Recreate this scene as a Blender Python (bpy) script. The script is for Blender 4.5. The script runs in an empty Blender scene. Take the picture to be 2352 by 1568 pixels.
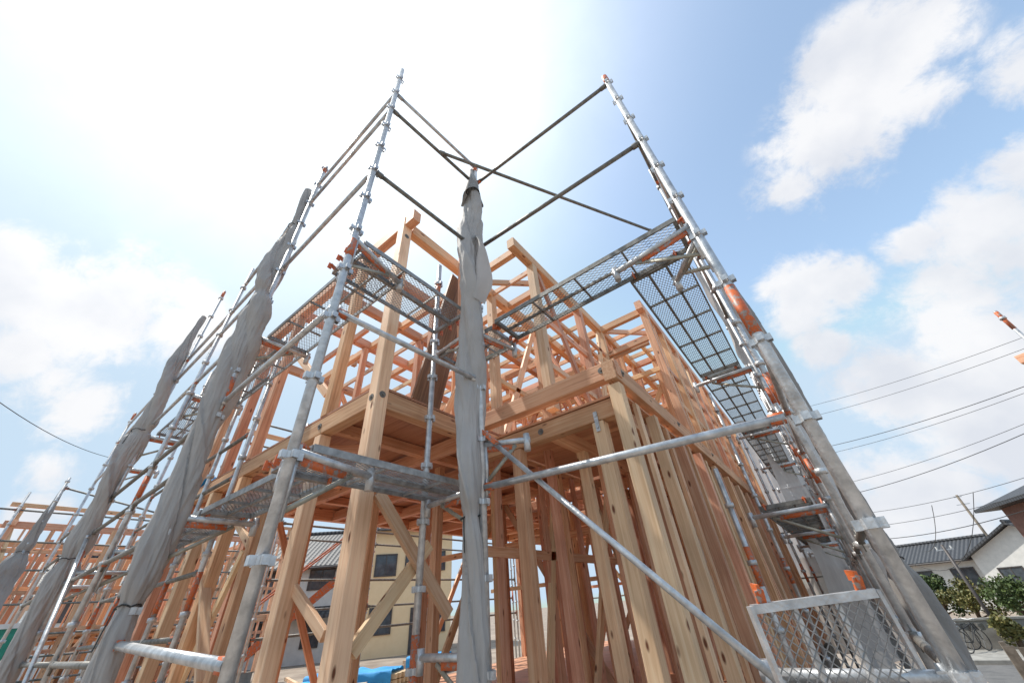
import bpy, math, random
from mathutils import Vector, Matrix, noise
random.seed(7)
C = bpy.context.scene.collection
H = 1.6            # eye height above the building plot; everything below is measured from eye level
GZ = -1.6
# ---------------------------------------------------------------- camera geometry
F = 835.0
def nrm(v): return Vector(v).normalized()
Zc = nrm((-103, 1136, F))
Fw = nrm(Vector((0, 0, 1)) - Zc.z * Zc)
Rw = nrm((Zc.y, -Zc.x, 0))
B = math.radians(55.1)
cb, sb = math.cos(B), math.sin(B)
es = sb * Rw - cb * Fw
et = cb * Rw + sb * Fw
def ray(px, py):
    p = Vector((px - 1176, 784 - py, F))
    return Vector((p.dot(es), p.dot(et), p.dot(Zc)))
def on_s(px, py, s):
    r = ray(px, py); return r * (s / r.x)
def on_t(px, py, t):
    r = ray(px, py); return r * (t / r.y)
def on_z(px, py, z):
    r = ray(px, py); return r * (z / r.z)
def pt(px, py, d):
    r = ray(px, py); return r * (d / math.hypot(r.x, r.y))
cam_d = bpy.data.cameras.new('camera'); cam = bpy.data.objects.new('camera', cam_d); C.objects.link(cam)
cam_d.sensor_width = 36; cam_d.lens = F / 2352 * 36; cam_d.clip_start = .02; cam_d.clip_end = 3000
M3 = Matrix(((es.x, es.y, -es.z), (et.x, et.y, -et.z), (Zc.x, Zc.y, -Zc.z)))
cam.matrix_world = M3.to_4x4()
bpy.context.scene.camera = cam
# ---------------------------------------------------------------- materials
def newmat(name):
    m = bpy.data.materials.new(name); m.use_nodes = True
    nt = m.node_tree; b = nt.nodes['Principled BSDF']
    return m, nt, b
def N(nt, t, **k):
    n = nt.nodes.new(t)
    for a, v in k.items():
        if a in n.inputs: n.inputs[a].default_value = v
        else: setattr(n, a, v)
    return n
def ramp(nt, stops):
    r = nt.nodes.new('ShaderNodeValToRGB')
    e = r.color_ramp.elements
    while len(e) < len(stops): e.new(.5)
    for i, (p, c) in enumerate(stops):
        e[i].position = p; e[i].color = (*c, 1) if len(c) == 3 else c
    return r
def simple(name, c1, c2, rough=.7, metal=0, scale=8, bump=.0, bscale=40, stretch=(1, 1, 1), detail=5):
    m, nt, b = newmat(name); L = nt.links
    tc = N(nt, 'ShaderNodeTexCoord'); mp = N(nt, 'ShaderNodeMapping'); mp.inputs['Scale'].default_value = stretch
    L.new(tc.outputs['Object'], mp.inputs['Vector'])
    n = N(nt, 'ShaderNodeTexNoise', Scale=scale, Detail=detail, Roughness=.6); L.new(mp.outputs[0], n.inputs['Vector'])
    r = ramp(nt, [(.3, c1), (.7, c2)]); L.new(n.outputs['Fac'], r.inputs[0]); L.new(r.outputs[0], b.inputs['Base Color'])
    b.inputs['Roughness'].default_value = rough; b.inputs['Metallic'].default_value = metal
    if bump:
        n2 = N(nt, 'ShaderNodeTexNoise', Scale=bscale, Detail=4); L.new(mp.outputs[0], n2.inputs['Vector'])
        bp = N(nt, 'ShaderNodeBump', Strength=bump, Distance=.02); L.new(n2.outputs['Fac'], bp.inputs['Height']); L.new(bp.outputs[0], b.inputs['Normal'])
    return m
def woodmat(name, dark, mid, light, knots=True, rough=.6):
    m, nt, b = newmat(name); L = nt.links
    tc = N(nt, 'ShaderNodeTexCoord'); oi = N(nt, 'ShaderNodeObjectInfo')
    mul = N(nt, 'ShaderNodeVectorMath', operation='SCALE'); mul.inputs[0].default_value = (37, 19, 11); L.new(oi.outputs['Random'], mul.inputs['Scale'])
    add = N(nt, 'ShaderNodeVectorMath', operation='ADD'); L.new(tc.outputs['Object'], add.inputs[0]); L.new(mul.outputs[0], add.inputs[1])
    mp = N(nt, 'ShaderNodeMapping'); mp.inputs['Scale'].default_value = (.9, 26, 26); L.new(add.outputs[0], mp.inputs['Vector'])
    n = N(nt, 'ShaderNodeTexNoise', Scale=1.6, Detail=6, Roughness=.6, Distortion=.6); L.new(mp.outputs[0], n.inputs['Vector'])
    r = ramp(nt, [(.28, dark), (.5, mid), (.72, light)]); L.new(n.outputs['Fac'], r.inputs[0])
    hsv = N(nt, 'ShaderNodeHueSaturation'); hsv.inputs['Saturation'].default_value = .93
    mr = N(nt, 'ShaderNodeMapRange'); mr.inputs['To Min'].default_value = .78; mr.inputs['To Max'].default_value = 1.16; L.new(oi.outputs['Random'], mr.inputs['Value'])
    L.new(mr.outputs[0], hsv.inputs['Value'])
    m2 = N(nt, 'ShaderNodeMath', operation='MULTIPLY'); m2.inputs[1].default_value = 7.31; L.new(oi.outputs['Random'], m2.inputs[0])
    m3 = N(nt, 'ShaderNodeMath', operation='FRACT'); L.new(m2.outputs[0], m3.inputs[0])
    mr3 = N(nt, 'ShaderNodeMapRange'); mr3.inputs['To Min'].default_value = .488; mr3.inputs['To Max'].default_value = .512; L.new(m3.outputs[0], mr3.inputs['Value']); L.new(mr3.outputs[0], hsv.inputs['Hue'])
    n3 = N(nt, 'ShaderNodeTexNoise', Scale=1.3, Detail=3); L.new(add.outputs[0], n3.inputs['Vector'])
    mr2 = N(nt, 'ShaderNodeMapRange'); mr2.inputs['From Min'].default_value = .35; mr2.inputs['From Max'].default_value = .7; mr2.inputs['To Min'].default_value = .78; mr2.inputs['To Max'].default_value = 1.1
    L.new(n3.outputs['Fac'], mr2.inputs['Value'])
    mx = N(nt, 'ShaderNodeMixRGB', blend_type='MULTIPLY'); mx.inputs[0].default_value = 1; L.new(r.outputs[0], mx.inputs[1]); L.new(mr2.outputs[0], mx.inputs[2])
    L.new(mx.outputs[0], hsv.inputs['Color']); out = hsv.outputs[0]
    if knots:
        mp2 = N(nt, 'ShaderNodeMapping'); mp2.inputs['Scale'].default_value = (3.2, 9, 9); L.new(add.outputs[0], mp2.inputs['Vector'])
        vo = N(nt, 'ShaderNodeTexVoronoi', Scale=1.0); L.new(mp2.outputs[0], vo.inputs['Vector'])
        r2 = ramp(nt, [(.07, (1, 1, 1)), (.15, (0, 0, 0))]); L.new(vo.outputs['Distance'], r2.inputs[0])
        mk = N(nt, 'ShaderNodeMixRGB'); mk.inputs[2].default_value = (.16, .05, .02, 1); L.new(r2.outputs[0], mk.inputs[0]); L.new(out, mk.inputs[1]); out = mk.outputs[0]
    L.new(out, b.inputs['Base Color']); b.inputs['Roughness'].default_value = rough
    bp = N(nt, 'ShaderNodeBump', Strength=.25, Distance=.004); L.new(n.outputs['Fac'], bp.inputs['Height']); L.new(bp.outputs[0], b.inputs['Normal'])
    return m
WOOD = woodmat('timber', (.57, .235, .11), (.79, .40, .205), (.90, .57, .345))
PALE = woodmat('pale_timber', (.68, .40, .20), (.85, .56, .325), (.93, .69, .44))
PLY = woodmat('plywood', (.42, .18, .08), (.58, .285, .135), (.68, .37, .19), knots=False)
BROWN = woodmat('stained_board', (.13, .05, .025), (.25, .10, .05), (.37, .17, .085), knots=True)
GALV = simple('galvanised_steel', (.36, .37, .38), (.68, .69, .70), rough=.36, metal=.5, scale=14, bump=.15, bscale=60)
DARKM = simple('dark_steel', (.12, .115, .105), (.27, .26, .24), rough=.55, metal=.4, scale=18, bump=.1)  # dark tone, also paints backlit shade into the upper right planks
PLKM = simple('plank_steel', (.20, .20, .20), (.42, .42, .415), rough=.5, metal=.4, scale=16, bump=.1)
def orange_mat():
    m, nt, b = newmat('orange_paint'); L = nt.links
    tc = N(nt, 'ShaderNodeTexCoord'); n = N(nt, 'ShaderNodeTexNoise', Scale=26, Detail=7, Roughness=.75); L.new(tc.outputs['Object'], n.inputs['Vector'])
    r = ramp(nt, [(.43, (.30, .27, .25)), (.47, (.50, .12, .04)), (.7, (.76, .16, .035))]); L.new(n.outputs['Fac'], r.inputs[0])
    L.new(r.outputs[0], b.inputs['Base Color']); b.inputs['Roughness'].default_value = .5
    return m
ORANGE = orange_mat()
YELL = simple('dull_zinc_plate', (.30, .28, .22), (.46, .43, .36), rough=.5, metal=.4, scale=20)
def cloth(name, c1, c2, transp=0.0, trans=.25, bump=.35):
    m, nt, b = newmat(name); L = nt.links
    tc = N(nt, 'ShaderNodeTexCoord'); n = N(nt, 'ShaderNodeTexNoise', Scale=1.3, Detail=7, Roughness=.6); L.new(tc.outputs['Object'], n.inputs['Vector'])
    r = ramp(nt, [(.3, c1), (.7, c2)]); L.new(n.outputs['Fac'], r.inputs[0]); L.new(r.outputs[0], b.inputs['Base Color']); b.inputs['Roughness'].default_value = .7
    mp = N(nt, 'ShaderNodeMapping'); mp.inputs['Scale'].default_value = (1, 1, .3); mp.inputs['Rotation'].default_value = (.5, .4, 0); L.new(tc.outputs['Object'], mp.inputs['Vector'])
    n2 = N(nt, 'ShaderNodeTexNoise', Scale=12, Detail=3, Roughness=.5, Distortion=.6); L.new(mp.outputs[0], n2.inputs['Vector'])
    bp = N(nt, 'ShaderNodeBump', Strength=bump, Distance=.02); L.new(n2.outputs['Fac'], bp.inputs['Height']); L.new(bp.outputs[0], b.inputs['Normal'])
    tr = N(nt, 'ShaderNodeBsdfTranslucent'); L.new(r.outputs[0], tr.inputs['Color'])
    mx = N(nt, 'ShaderNodeMixShader'); mx.inputs[0].default_value = trans; L.new(b.outputs[0], mx.inputs[1]); L.new(tr.outputs[0], mx.inputs[2])
    o = nt.nodes['Material Output']; last = mx.outputs[0]
    if transp:
        tp = N(nt, 'ShaderNodeBsdfTransparent'); m2 = N(nt, 'ShaderNodeMixShader'); m2.inputs[0].default_value = transp
        L.new(last, m2.inputs[1]); L.new(tp.outputs[0], m2.inputs[2]); last = m2.outputs[0]
    L.new(last, o.inputs['Surface'])
    return m
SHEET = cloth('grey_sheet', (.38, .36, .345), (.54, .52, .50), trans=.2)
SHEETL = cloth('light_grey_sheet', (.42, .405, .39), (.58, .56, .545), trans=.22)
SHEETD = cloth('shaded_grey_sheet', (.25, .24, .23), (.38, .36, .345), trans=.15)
NETS = cloth('net_sheet', (.36, .325, .30), (.50, .46, .43), transp=.15, trans=.15)
BLUE = cloth('blue_tarp', (.03, .25, .60), (.06, .40, .78), trans=.1)
DIRT = simple('dirt', (.18, .14, .11), (.36, .30, .24), rough=.95, scale=.8, bump=.6, bscale=6, detail=8)
ASPH = simple('asphalt', (.09, .09, .09), (.15, .145, .14), rough=.9, scale=3, bump=.3, bscale=60)
CONC = simple('concrete', (.18, .17, .155), (.34, .33, .30), rough=.9, scale=2.2, bump=.25)
WHITEP = simple('porcelain', (.55, .55, .53), (.75, .75, .73), rough=.8, scale=12)
BLACK = simple('black_rubber', (.02, .02, .02), (.05, .05, .05), rough=.6)
GLASS = simple('window_glass', (.03, .04, .05), (.10, .12, .14), rough=.08, scale=2)
CREAM = simple('cream_siding', (.84, .62, .36), (.90, .68, .42), rough=.8, scale=3)
WHITEW = simple('white_render', (.58, .58, .56), (.72, .71, .68), rough=.85, scale=3)
BEIGEW = simple('beige_render', (.48, .44, .38), (.58, .54, .47), rough=.85, scale=3)
BRICKW = simple('red_brown_siding', (.16, .07, .05), (.24, .12, .09), rough=.8, scale=5)
TRIM = simple('dark_trim', (.05, .04, .04), (.09, .08, .075), rough=.5)
FENCE = simple('weathered_wood', (.10, .08, .06), (.24, .20, .16), rough=.85, scale=6)
GREEN = simple('green_plastic', (.01, .18, .12), (.02, .26, .18), rough=.5)
BARK = simple('bark', (.08, .055, .035), (.16, .11, .075), rough=.95, scale=12, bump=.5)
def tilemat(name, c1, c2):
    m, nt, b = newmat(name); L = nt.links
    tc = N(nt, 'ShaderNodeTexCoord')
    w = N(nt, 'ShaderNodeTexWave', Scale=1.15, wave_type='BANDS', bands_direction='X'); L.new(tc.outputs['Object'], w.inputs['Vector'])
    w2 = N(nt, 'ShaderNodeTexWave', Scale=1.3, wave_type='BANDS', bands_direction='Y', wave_profile='SAW'); L.new(tc.outputs['Object'], w2.inputs['Vector'])
    mm = N(nt, 'ShaderNodeMath', operation='MULTIPLY'); L.new(w.outputs['Fac'], mm.inputs[0]); L.new(w2.outputs['Fac'], mm.inputs[1])
    r = ramp(nt, [(.02, c1), (.6, c2)]); L.new(mm.outputs[0], r.inputs[0]); L.new(r.outputs[0], b.inputs['Base Color']); b.inputs['Roughness'].default_value = .55
    bp = N(nt, 'ShaderNodeBump', Strength=.8, Distance=.06); L.new(mm.outputs[0], bp.inputs['Height']); L.new(bp.outputs[0], b.inputs['Normal'])
    return m
TILE = tilemat('dark_roof_tile', (.02, .021, .024), (.085, .088, .095))
def leafmat(name, c1, c2):
    m, nt, b = newmat(name); L = nt.links
    g = N(nt, 'ShaderNodeNewGeometry'); r = ramp(nt, [(0, c1), (1, c2)]); L.new(g.outputs['Random Per Island'], r.inputs[0])
    L.new(r.outputs[0], b.inputs['Base Color']); b.inputs['Roughness'].default_value = .6
    return m
LEAF = leafmat('foliage', (.025, .055, .012), (.10, .14, .035)); LEAF2 = leafmat('olive_foliage', (.06, .08, .02), (.2, .17, .05))
# ---------------------------------------------------------------- mesh helpers
def frame(a, b, up=None):
    x = (b - a).normalized()
    if up is None: up = Vector((0, 0, 1)) if abs(x.z) < .93 else Vector((0, 1, 0))
    y = up.cross(x).normalized(); z = x.cross(y)
    return x, y, z
class MB:
    def __init__(s): s.v = []; s.f = []; s.m = []
    def add(s, v, f, mi=0):
        o = len(s.v); s.v += [tuple(p) for p in v]; s.f += [tuple(i + o for i in q) for q in f]; s.m += [mi] * len(f)
    def beam(s, a, b, w, h, mi=0, up=None):
        a, b = Vector(a), Vector(b); x, y, z = frame(a, b, up); v = []
        for p in (a, b):
            for (i, j) in ((-1, -1), (1, -1), (1, 1), (-1, 1)): v.append(p + y * (i * w / 2) + z * (j * h / 2))
        s.add(v, [(3, 2, 1, 0), (4, 5, 6, 7), (0, 1, 5, 4), (1, 2, 6, 5), (2, 3, 7, 6), (3, 0, 4, 7)], mi)
    def box(s, lo, hi, mi=0):
        (x0, y0, z0), (x1, y1, z1) = lo, hi
        s.add([(x0, y0, z0), (x1, y0, z0), (x1, y1, z0), (x0, y1, z0), (x0, y0, z1), (x1, y0, z1), (x1, y1, z1), (x0, y1, z1)],
              [(3, 2, 1, 0), (4, 5, 6, 7), (0, 1, 5, 4), (1, 2, 6, 5), (2, 3, 7, 6), (3, 0, 4, 7)], mi)
    def tube(s, a, b, r, n=10, mi=0, r2=None, cap=True):
        a, b = Vector(a), Vector(b); x, y, z = frame(a, b); v = []; r2 = r if r2 is None else r2
        for p, q in ((a, r), (b, r2)):
            for k in range(n):
                t = 2 * math.pi * k / n; v.append(p + y * (q * math.cos(t)) + z * (q * math.sin(t)))
        f = [(k, (k + 1) % n, n + (k + 1) % n, n + k) for k in range(n)]
        if cap: f += [tuple(reversed(range(n))), tuple(range(n, 2 * n))]
        s.add(v, f, mi)
    def path(s, pts, r, n=6, mi=0):
        for p, q in zip(pts[:-1], pts[1:]): s.tube(p, q, r, n, mi, cap=False)
    def build(s, name, mats, parent=None, base=None, smooth=False):
        me = bpy.data.meshes.new(name)
        b = Vector(base) if base is not None else Vector((0, 0, 0))
        me.from_pydata([tuple(Vector(p) - b) for p in s.v], [], s.f); me.update()
        if not isinstance(mats, (list, tuple)): mats = [mats]
        for m in mats: me.materials.append(m)
        me.polygons.foreach_set('material_index', s.m)
        if smooth:
            me.polygons.foreach_set('use_smooth', [len(p.vertices) <= 4 for p in me.polygons])
        o = bpy.data.objects.new(name, me); C.objects.link(o)
        if parent: o.parent = parent
        elif base is not None: o.location = b
        return o
def thing(name, label, cat, loc, group=None, rz=0):
    o = bpy.data.objects.new(name, None); C.objects.link(o); o.location = loc; o.rotation_euler = (0, 0, rz); o.empty_display_size = .2
    o['label'] = label; o['category'] = cat
    if group: o['group'] = group
    return o
def tag(o, label, cat, group=None):
    o['label'] = label; o['category'] = cat
    if group: o['group'] = group
    return o
def struct(o): o['kind'] = 'structure'; return o
_tm = {}
def timber(name, root, a, b, w, h, mat=None, up=None):
    mat = mat or WOOD
    a, b = Vector(a), Vector(b); L = (b - a).length; x, y, z = frame(a, b, up)
    key = (round(L, 3), w, h, mat.name)
    if key not in _tm:
        c = min(w, h) * .05; m = MB(); v = []
        prof = [(-w/2 + c, -h/2), (w/2 - c, -h/2), (w/2, -h/2 + c), (w/2, h/2 - c), (w/2 - c, h/2), (-w/2 + c, h/2), (-w/2, h/2 - c), (-w/2, -h/2 + c)]
        for xx in (0, L):
            for (p, q) in prof: v.append((xx, p, q))
        m.add(v, [(k, (k + 1) % 8, 8 + (k + 1) % 8, 8 + k) for k in range(8)] + [tuple(reversed(range(8))), tuple(range(8, 16))])
        me = bpy.data.meshes.new(name); me.from_pydata(m.v, [], m.f); me.materials.append(mat); me.update(); _tm[key] = me
    o = bpy.data.objects.new(name, _tm[key]); C.objects.link(o); o.parent = root
    R = Matrix((x, y, z)).transposed().to_4x4()
    o.matrix_basis = Matrix.Translation(a - root.location) @ R
    return o
# ---------------------------------------------------------------- ground
def sm(a, b, x):
    t = max(0, min(1, (x - a) / (b - a))); return t * t * (3 - 2 * t)
def gz(s, t): return GZ - 1.2 * sm(12, 18.3, t + .8 * min(s, 6))
gx = [-900, -400, -200, -120] + [-80 + 2 * i for i in range(81)] + [120, 200, 400, 900]
g = MB(); n = len(gx)
g.add([(x, y, gz(x, y) + (.05 * noise.noise(Vector((x * .3, y * .3, 0))) if abs(x) < 80 and -60 < y < 14 else 0)) for y in gx for x in gx],
      [(j * n + i, j * n + i + 1, (j + 1) * n + i + 1, (j + 1) * n + i) for j in range(n - 1) for i in range(n - 1)])
struct(g.build('ground', DIRT))
LZ = GZ - 1.2
m = MB(); m.box((2, 19.6, LZ - .1), (120, 23.6, LZ + .006)); struct(m.build('road', ASPH))
m = MB(); m.box((2, 23.65, LZ - .1), (120, 26.6, LZ + .12)); struct(m.build('pavement', CONC))
# ================================================================ MAIN HOUSE FRAME
hb = Vector((-4.2, 7, GZ))
house = thing('timber_frame_house', 'large unfinished two storey timber house frame of orange posts and beams inside the scaffold', 'house frame', hb)
F1, F2, TP = -1.0, 1.80, 4.45
W = .12
m = MB(); m.box((-7.5, 3.0, GZ - .02), (-.94, 13.2, F1 - .16)); m.box((-7.5, 1.66, GZ - .02), (-2.76, 2.999, F1 - .16)); m.build('foundation', CONC, house, hb)
m = MB(); m.box((-7.45, 3.03, F1 - .03), (-.94, 13.16, F1)); m.box((-7.45, 1.69, F1 - .03), (-2.78, 3.029, F1)); m.build('ground_floor_deck', PLY, house, hb)
gr = [-2.84, -3.75, -4.66, -5.57, -6.48, -7.39]
tt = [3.09 + .91 * i for i in range(12)]
def col(s, t, z0, z1, w=W, mat=None): timber('column', house, (s, t, z0), (s, t, z1), w, w, mat)
BB = F2 - .2
timber('column', house, (-2.84, 1.75, F1), (-2.84, 1.75, TP + .02), .135, .135, PALE)
for i, s in enumerate(gr[1:]): col(s, 1.75, F1, BB, mat=PALE if i in (0, 3) else None)
col(-1.3, 3.24, F1, 1.40, mat=PALE); col(-2.3, 3.24, F1, 1.40); col(-1.0, 3.09, F1, BB + .04, .12, PALE)
for i, t in enumerate(tt[1:]): col(-1.0, t, F1, BB, .11, mat=PALE if i in (0, 3, 5) else None)
for t in (4.0, 4.91, 6.73, 7.64, 8.55, 10.37, 11.28, 12.2): col(-1.91, t, F1, BB, .11, mat=PALE if t in (4.0, 7.64) else None)
for t in (3.09, 4.0, 4.91, 5.82, 6.73, 7.64, 9.46, 10.37, 11.28): col(-2.84, t, F1, BB)
for t in (4.0, 5.82, 7.64, 9.46, 11.28): col(-4.66, t, F1, BB)
for t in (2.66, 3.57, 4.48, 6.3, 8.1, 9.9, 11.7): col(-7.39, t, F1, BB)
for s in (-1.91, -2.84, -4.66, -6.48, -7.39): col(s, 13.1, F1, BB)
for t in (5.82, 6.73, 9.46): col(-3.75, t, F1, BB)
for s, t in ((-2.38, 4.0), (-2.38, 4.91), (-2.38, 5.82), (-2.38, 6.73), (-1.46, 4.91), (-1.46, 5.82), (-1.46, 7.2), (-2.38, 8.55), (-1.46, 8.55), (-3.3, 4.0), (-3.3, 5.4), (-3.3, 7.2), (-3.3, 9.9), (-4.2, 4.6), (-2.38, 10.8), (-1.46, 11), (-1.46, 9.9)): timber('post', house, (s, t, F1), (s, t, BB), .09, .09)
def st(a, t, z0, z1, w=.04, h=.1, mat=None, nm='stud'): timber(nm, house, (a, t, z0), (a, t, z1), w, h, mat)
for i, t in enumerate(tt[:-1]): st(-1.0, t + .455, F1, BB, mat=PALE if i % 3 == 0 else None)
for t in (3.5, 4.45, 5.36, 6.27, 7.2, 8.1, 9.0, 9.9): st(-2.84, t, F1, BB)
for t in (4.45, 5.36, 6.27, 7.2, 8.1, 9.4): st(-1.91, t, F1, BB, mat=PALE if t > 8 else None)
for t in (3.1, 4.9, 6.7, 8.6): st(-4.66, t, F1, BB); st(-3.75, t + .3, F1, BB, .1, .1)
for s in (-1.45, -2.4, -3.3, -4.2, -5.1, -6): timber('stud', house, (s, 13.1, F1), (s, 13.1, BB), .1, .04); timber('stud', house, (s, 8.55, F1), (s, 8.55, BB), .1, .04)
for s in (-3.3, -4.2, -5.1): timber('stud', house, (s, 5.82, F1), (s, 5.82, BB), .1, .04)
# second floor beams
def tb(name, a, b, w, h, mat=None): timber(name, house, a, b, w, h, mat)
zb = F2 - .1
tb('beam', (-2.775, 1.75, zb), (-7.45, 1.75, zb), .12, .18)
tb('beam', (-2.84, 1.82, zb), (-2.84, 13.1, zb), .12, .18)
for s in gr[1:-1]: tb('beam', (s, 1.81, zb + .035), (s, 13.1, zb + .035), .105, .12)
tb('beam', (-7.39, 1.81, zb), (-7.39, 13.1, zb), .12, .2)
tb('beam', (-1.0, 3.0, zb + .08), (-1.0, 13.16, zb + .08), .12, .2)
tb('beam', (-1.91, 3.3, zb - .16), (-1.91, 13.1, zb - .16), .12, .18)
tb('beam', (-.93, 3.09, zb + .11), (-2.78, 3.09, zb + .11), .12, .18)
tb('beam', (-1.05, 3.24, 1.50), (-2.8, 3.24, 1.50), .12, .18)
tb('beam', (-1.15, 3.31, 1.50), (-1.15, 6.5, 1.50), .105, .16)
for t in (4.0, 4.91, 5.82, 6.73, 7.64, 8.55, 9.46, 10.37, 11.28, 12.2, 13.1):
    tb('cross_beam', (-1.07, t, zb - .02), (-2.77, t, zb - .02), .105, .16)
    tb('cross_beam', (-2.91, t + .02, zb - .02), (-7.32, t + .02, zb - .02), .105, .16)
tb('cross_beam', (-2.91, 3.09, zb - .02), (-7.32, 3.09, zb - .02), .105, .16)
m = MB(); m.box((-7.44, 1.70, F2 + .003), (-2.79, 6.3, F2 + .027)); m.box((-7.44, 8.6, F2 + .003), (-2.79, 13.1, F2 + .027)); m.box((-7.44, 6.3, F2 + .003), (-4.7, 8.6, F2 + .027)); m.build('upper_floor_deck', PLY, house, hb)
m = MB(); m.box((-2.72, 3.18, 1.602), (-1.0, 5.6, 1.626)); m.box((-2.77, 5.9, F2 + .006), (-1.07, 13.1, F2 + .03)); m.build('balcony_deck', PLY, house, hb)
# second storey
z0 = F2 + .027
for s in (-3.75, -5.57, -6.48, -7.39): col(s, 1.75, z0, TP - .18)
up2 = [(-1.91, 3.45), (-1.91, 4.91), (-1.91, 5.82), (-2.84, 3.57), (-2.84, 4.91), (-2.84, 6.73), (-2.84, 8.55), (-2.84, 10.4), (-2.84, 13.1), (-4.66, 3.57), (-4.66, 5.82), (-4.66, 8.1),
       (-4.66, 10.4), (-4.66, 13.1), (-7.39, 3.57), (-7.39, 5.4), (-7.39, 7.2), (-7.39, 9.0), (-7.39, 11), (-7.39, 13.1), (-5.57, 4.48), (-5.57, 7.2), (-3.75, 6.7), (-3.75, 9.4), (-1.91, 7.64), (-1.91, 9.46)]
for s, t in up2: timber('post', house, (s, t, z0), (s, t, TP - .18), W, W, PALE if (s, t) in [(-1.91, 3.45), (-2.84, 3.57), (-1.91, 5.82), (-2.84, 6.73)] else None)
for s, t in [(-3.75, 8.1), (-5.57, 9.2), (-5.57, 11), (-3.75, 11.3), (-1.91, 11.3), (-4.66, 6.9), (-1.91, 12.2), (-3.75, 4.4), (-3.75, 3.1), (-5.57, 3.0), (-2.38, 5.82), (-2.38, 7.64), (-2.38, 9.46), (-3.3, 7.6), (-3.3, 5.82), (-1.46, 7.64), (-1.46, 9.5), (-1.91, 6.73)]: timber('post', house, (s, t, z0), (s, t, TP - .18), .095, .095)
for i, t in enumerate(tt[3:]): timber('post', house, (-1.0, t, F2 + .085), (-1.0, t, TP - .18), W, W, PALE if i == 2 else None)
for t in (5.36, 6.3, 7.2, 8.1, 9.0, 9.9, 10.9, 11.8): st(-2.84, t, z0, TP - .18, mat=PALE if t > 8 else None, nm='wall_stud')
for t in (6.27, 7.2, 8.1, 9.0, 9.9, 10.8, 11.8): st(-1.0, t, F2 + .085, TP - .18, nm='wall_stud')
for t in (4.5, 6.3, 7.4, 9.3, 11.5, 12.3): st(-4.66, t, z0, TP - .18, nm='wall_stud'); st(-1.91, t + 2 if t < 6 else t, z0, TP - .18, nm='wall_stud'); st(-3.75, t + .3, z0, TP - .18, nm='wall_stud')
for t in (2.3, 2.9, 4.4, 6.3, 8.2, 10): st(-7.39, t, z0, TP - .18, nm='wall_stud')
for s in (-1.5, -2.3, -3.3, -4.1, -5.4, -6.4):
    for t in (8.55, 10.4, 13.1): timber('wall_stud', house, (s, t, z0), (s, t, TP - .17), .1, .04)
for s in (-3.4, -4.2, -5.2, -6.2): timber('wall_stud', house, (s, 5.82, z0), (s, 5.82, TP - .17), .1, .04)
tz = TP - .09
tb('top_plate', (-2.6, 1.75, tz + .03), (-7.6, 1.75, tz + .03), .12, .2)
tb('top_plate', (-2.84, 1.84, tz), (-2.84, 13.2, tz), .12, .18)
tb('top_plate', (-1.91, 2.92, tz), (-1.91, 13.2, tz), .12, .18)
tb('top_plate', (-1.0, 5.6, tz), (-1.0, 13.3, tz), .12, .18)
for s in (-3.75, -4.66, -5.57, -7.39): tb('top_plate', (s, 1.84, tz), (s, 13.2, tz), .12, .16)
for s, t0 in ((-2.38, 4.0), (-3.3, 4.91), (-1.46, 6.73)): tb('top_plate', (s, t0, tz - .005), (s, 13.0, tz - .005), .07, .1, PALE)
for t in (3.09, 4.0, 4.91, 5.82, 6.73, 7.64, 8.55, 9.46, 10.37, 11.28, 12.2, 13.1):
    e = -1.07 if t > 5.5 else -1.98
    tb('tie_beam', (e, t, tz - .012), (-7.33, t, tz - .012), .09, .13)
for t in (3.55, 4.45, 5.36, 6.27, 7.2, 8.1, 9.0, 9.9, 10.8, 11.7, 12.6): tb('ceiling_joist', (-1.07 if t > 6 else -1.98, t, tz - .03), (-7.33, t, tz - .03), .04, .09, PALE)
for t in (5.9, 7.0, 8.0, 8.9, 9.9, 11.0, 12.0): tb('tie_beam', (-1.1, t, 3.72), (-4.6, t, 3.72), .07, .1, PALE if int(t) % 2 else None)
for s in (-3.75, -6.48): tb('purlin', (s, 3.2, TP + .16), (s, 13.2, TP + .16), .1, .1)
for s in (-3.75, -6.48):
    for t in (3.3, 4.9, 6.7, 8.5, 10.4, 12.2): tb('short_post', (s, t, TP - .02), (s, t, TP + .11), .09, .09)
tb('short_post', (-2.6, 2.62, z0), (-2.6, 2.62, TP + .12), .1, .06)
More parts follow.
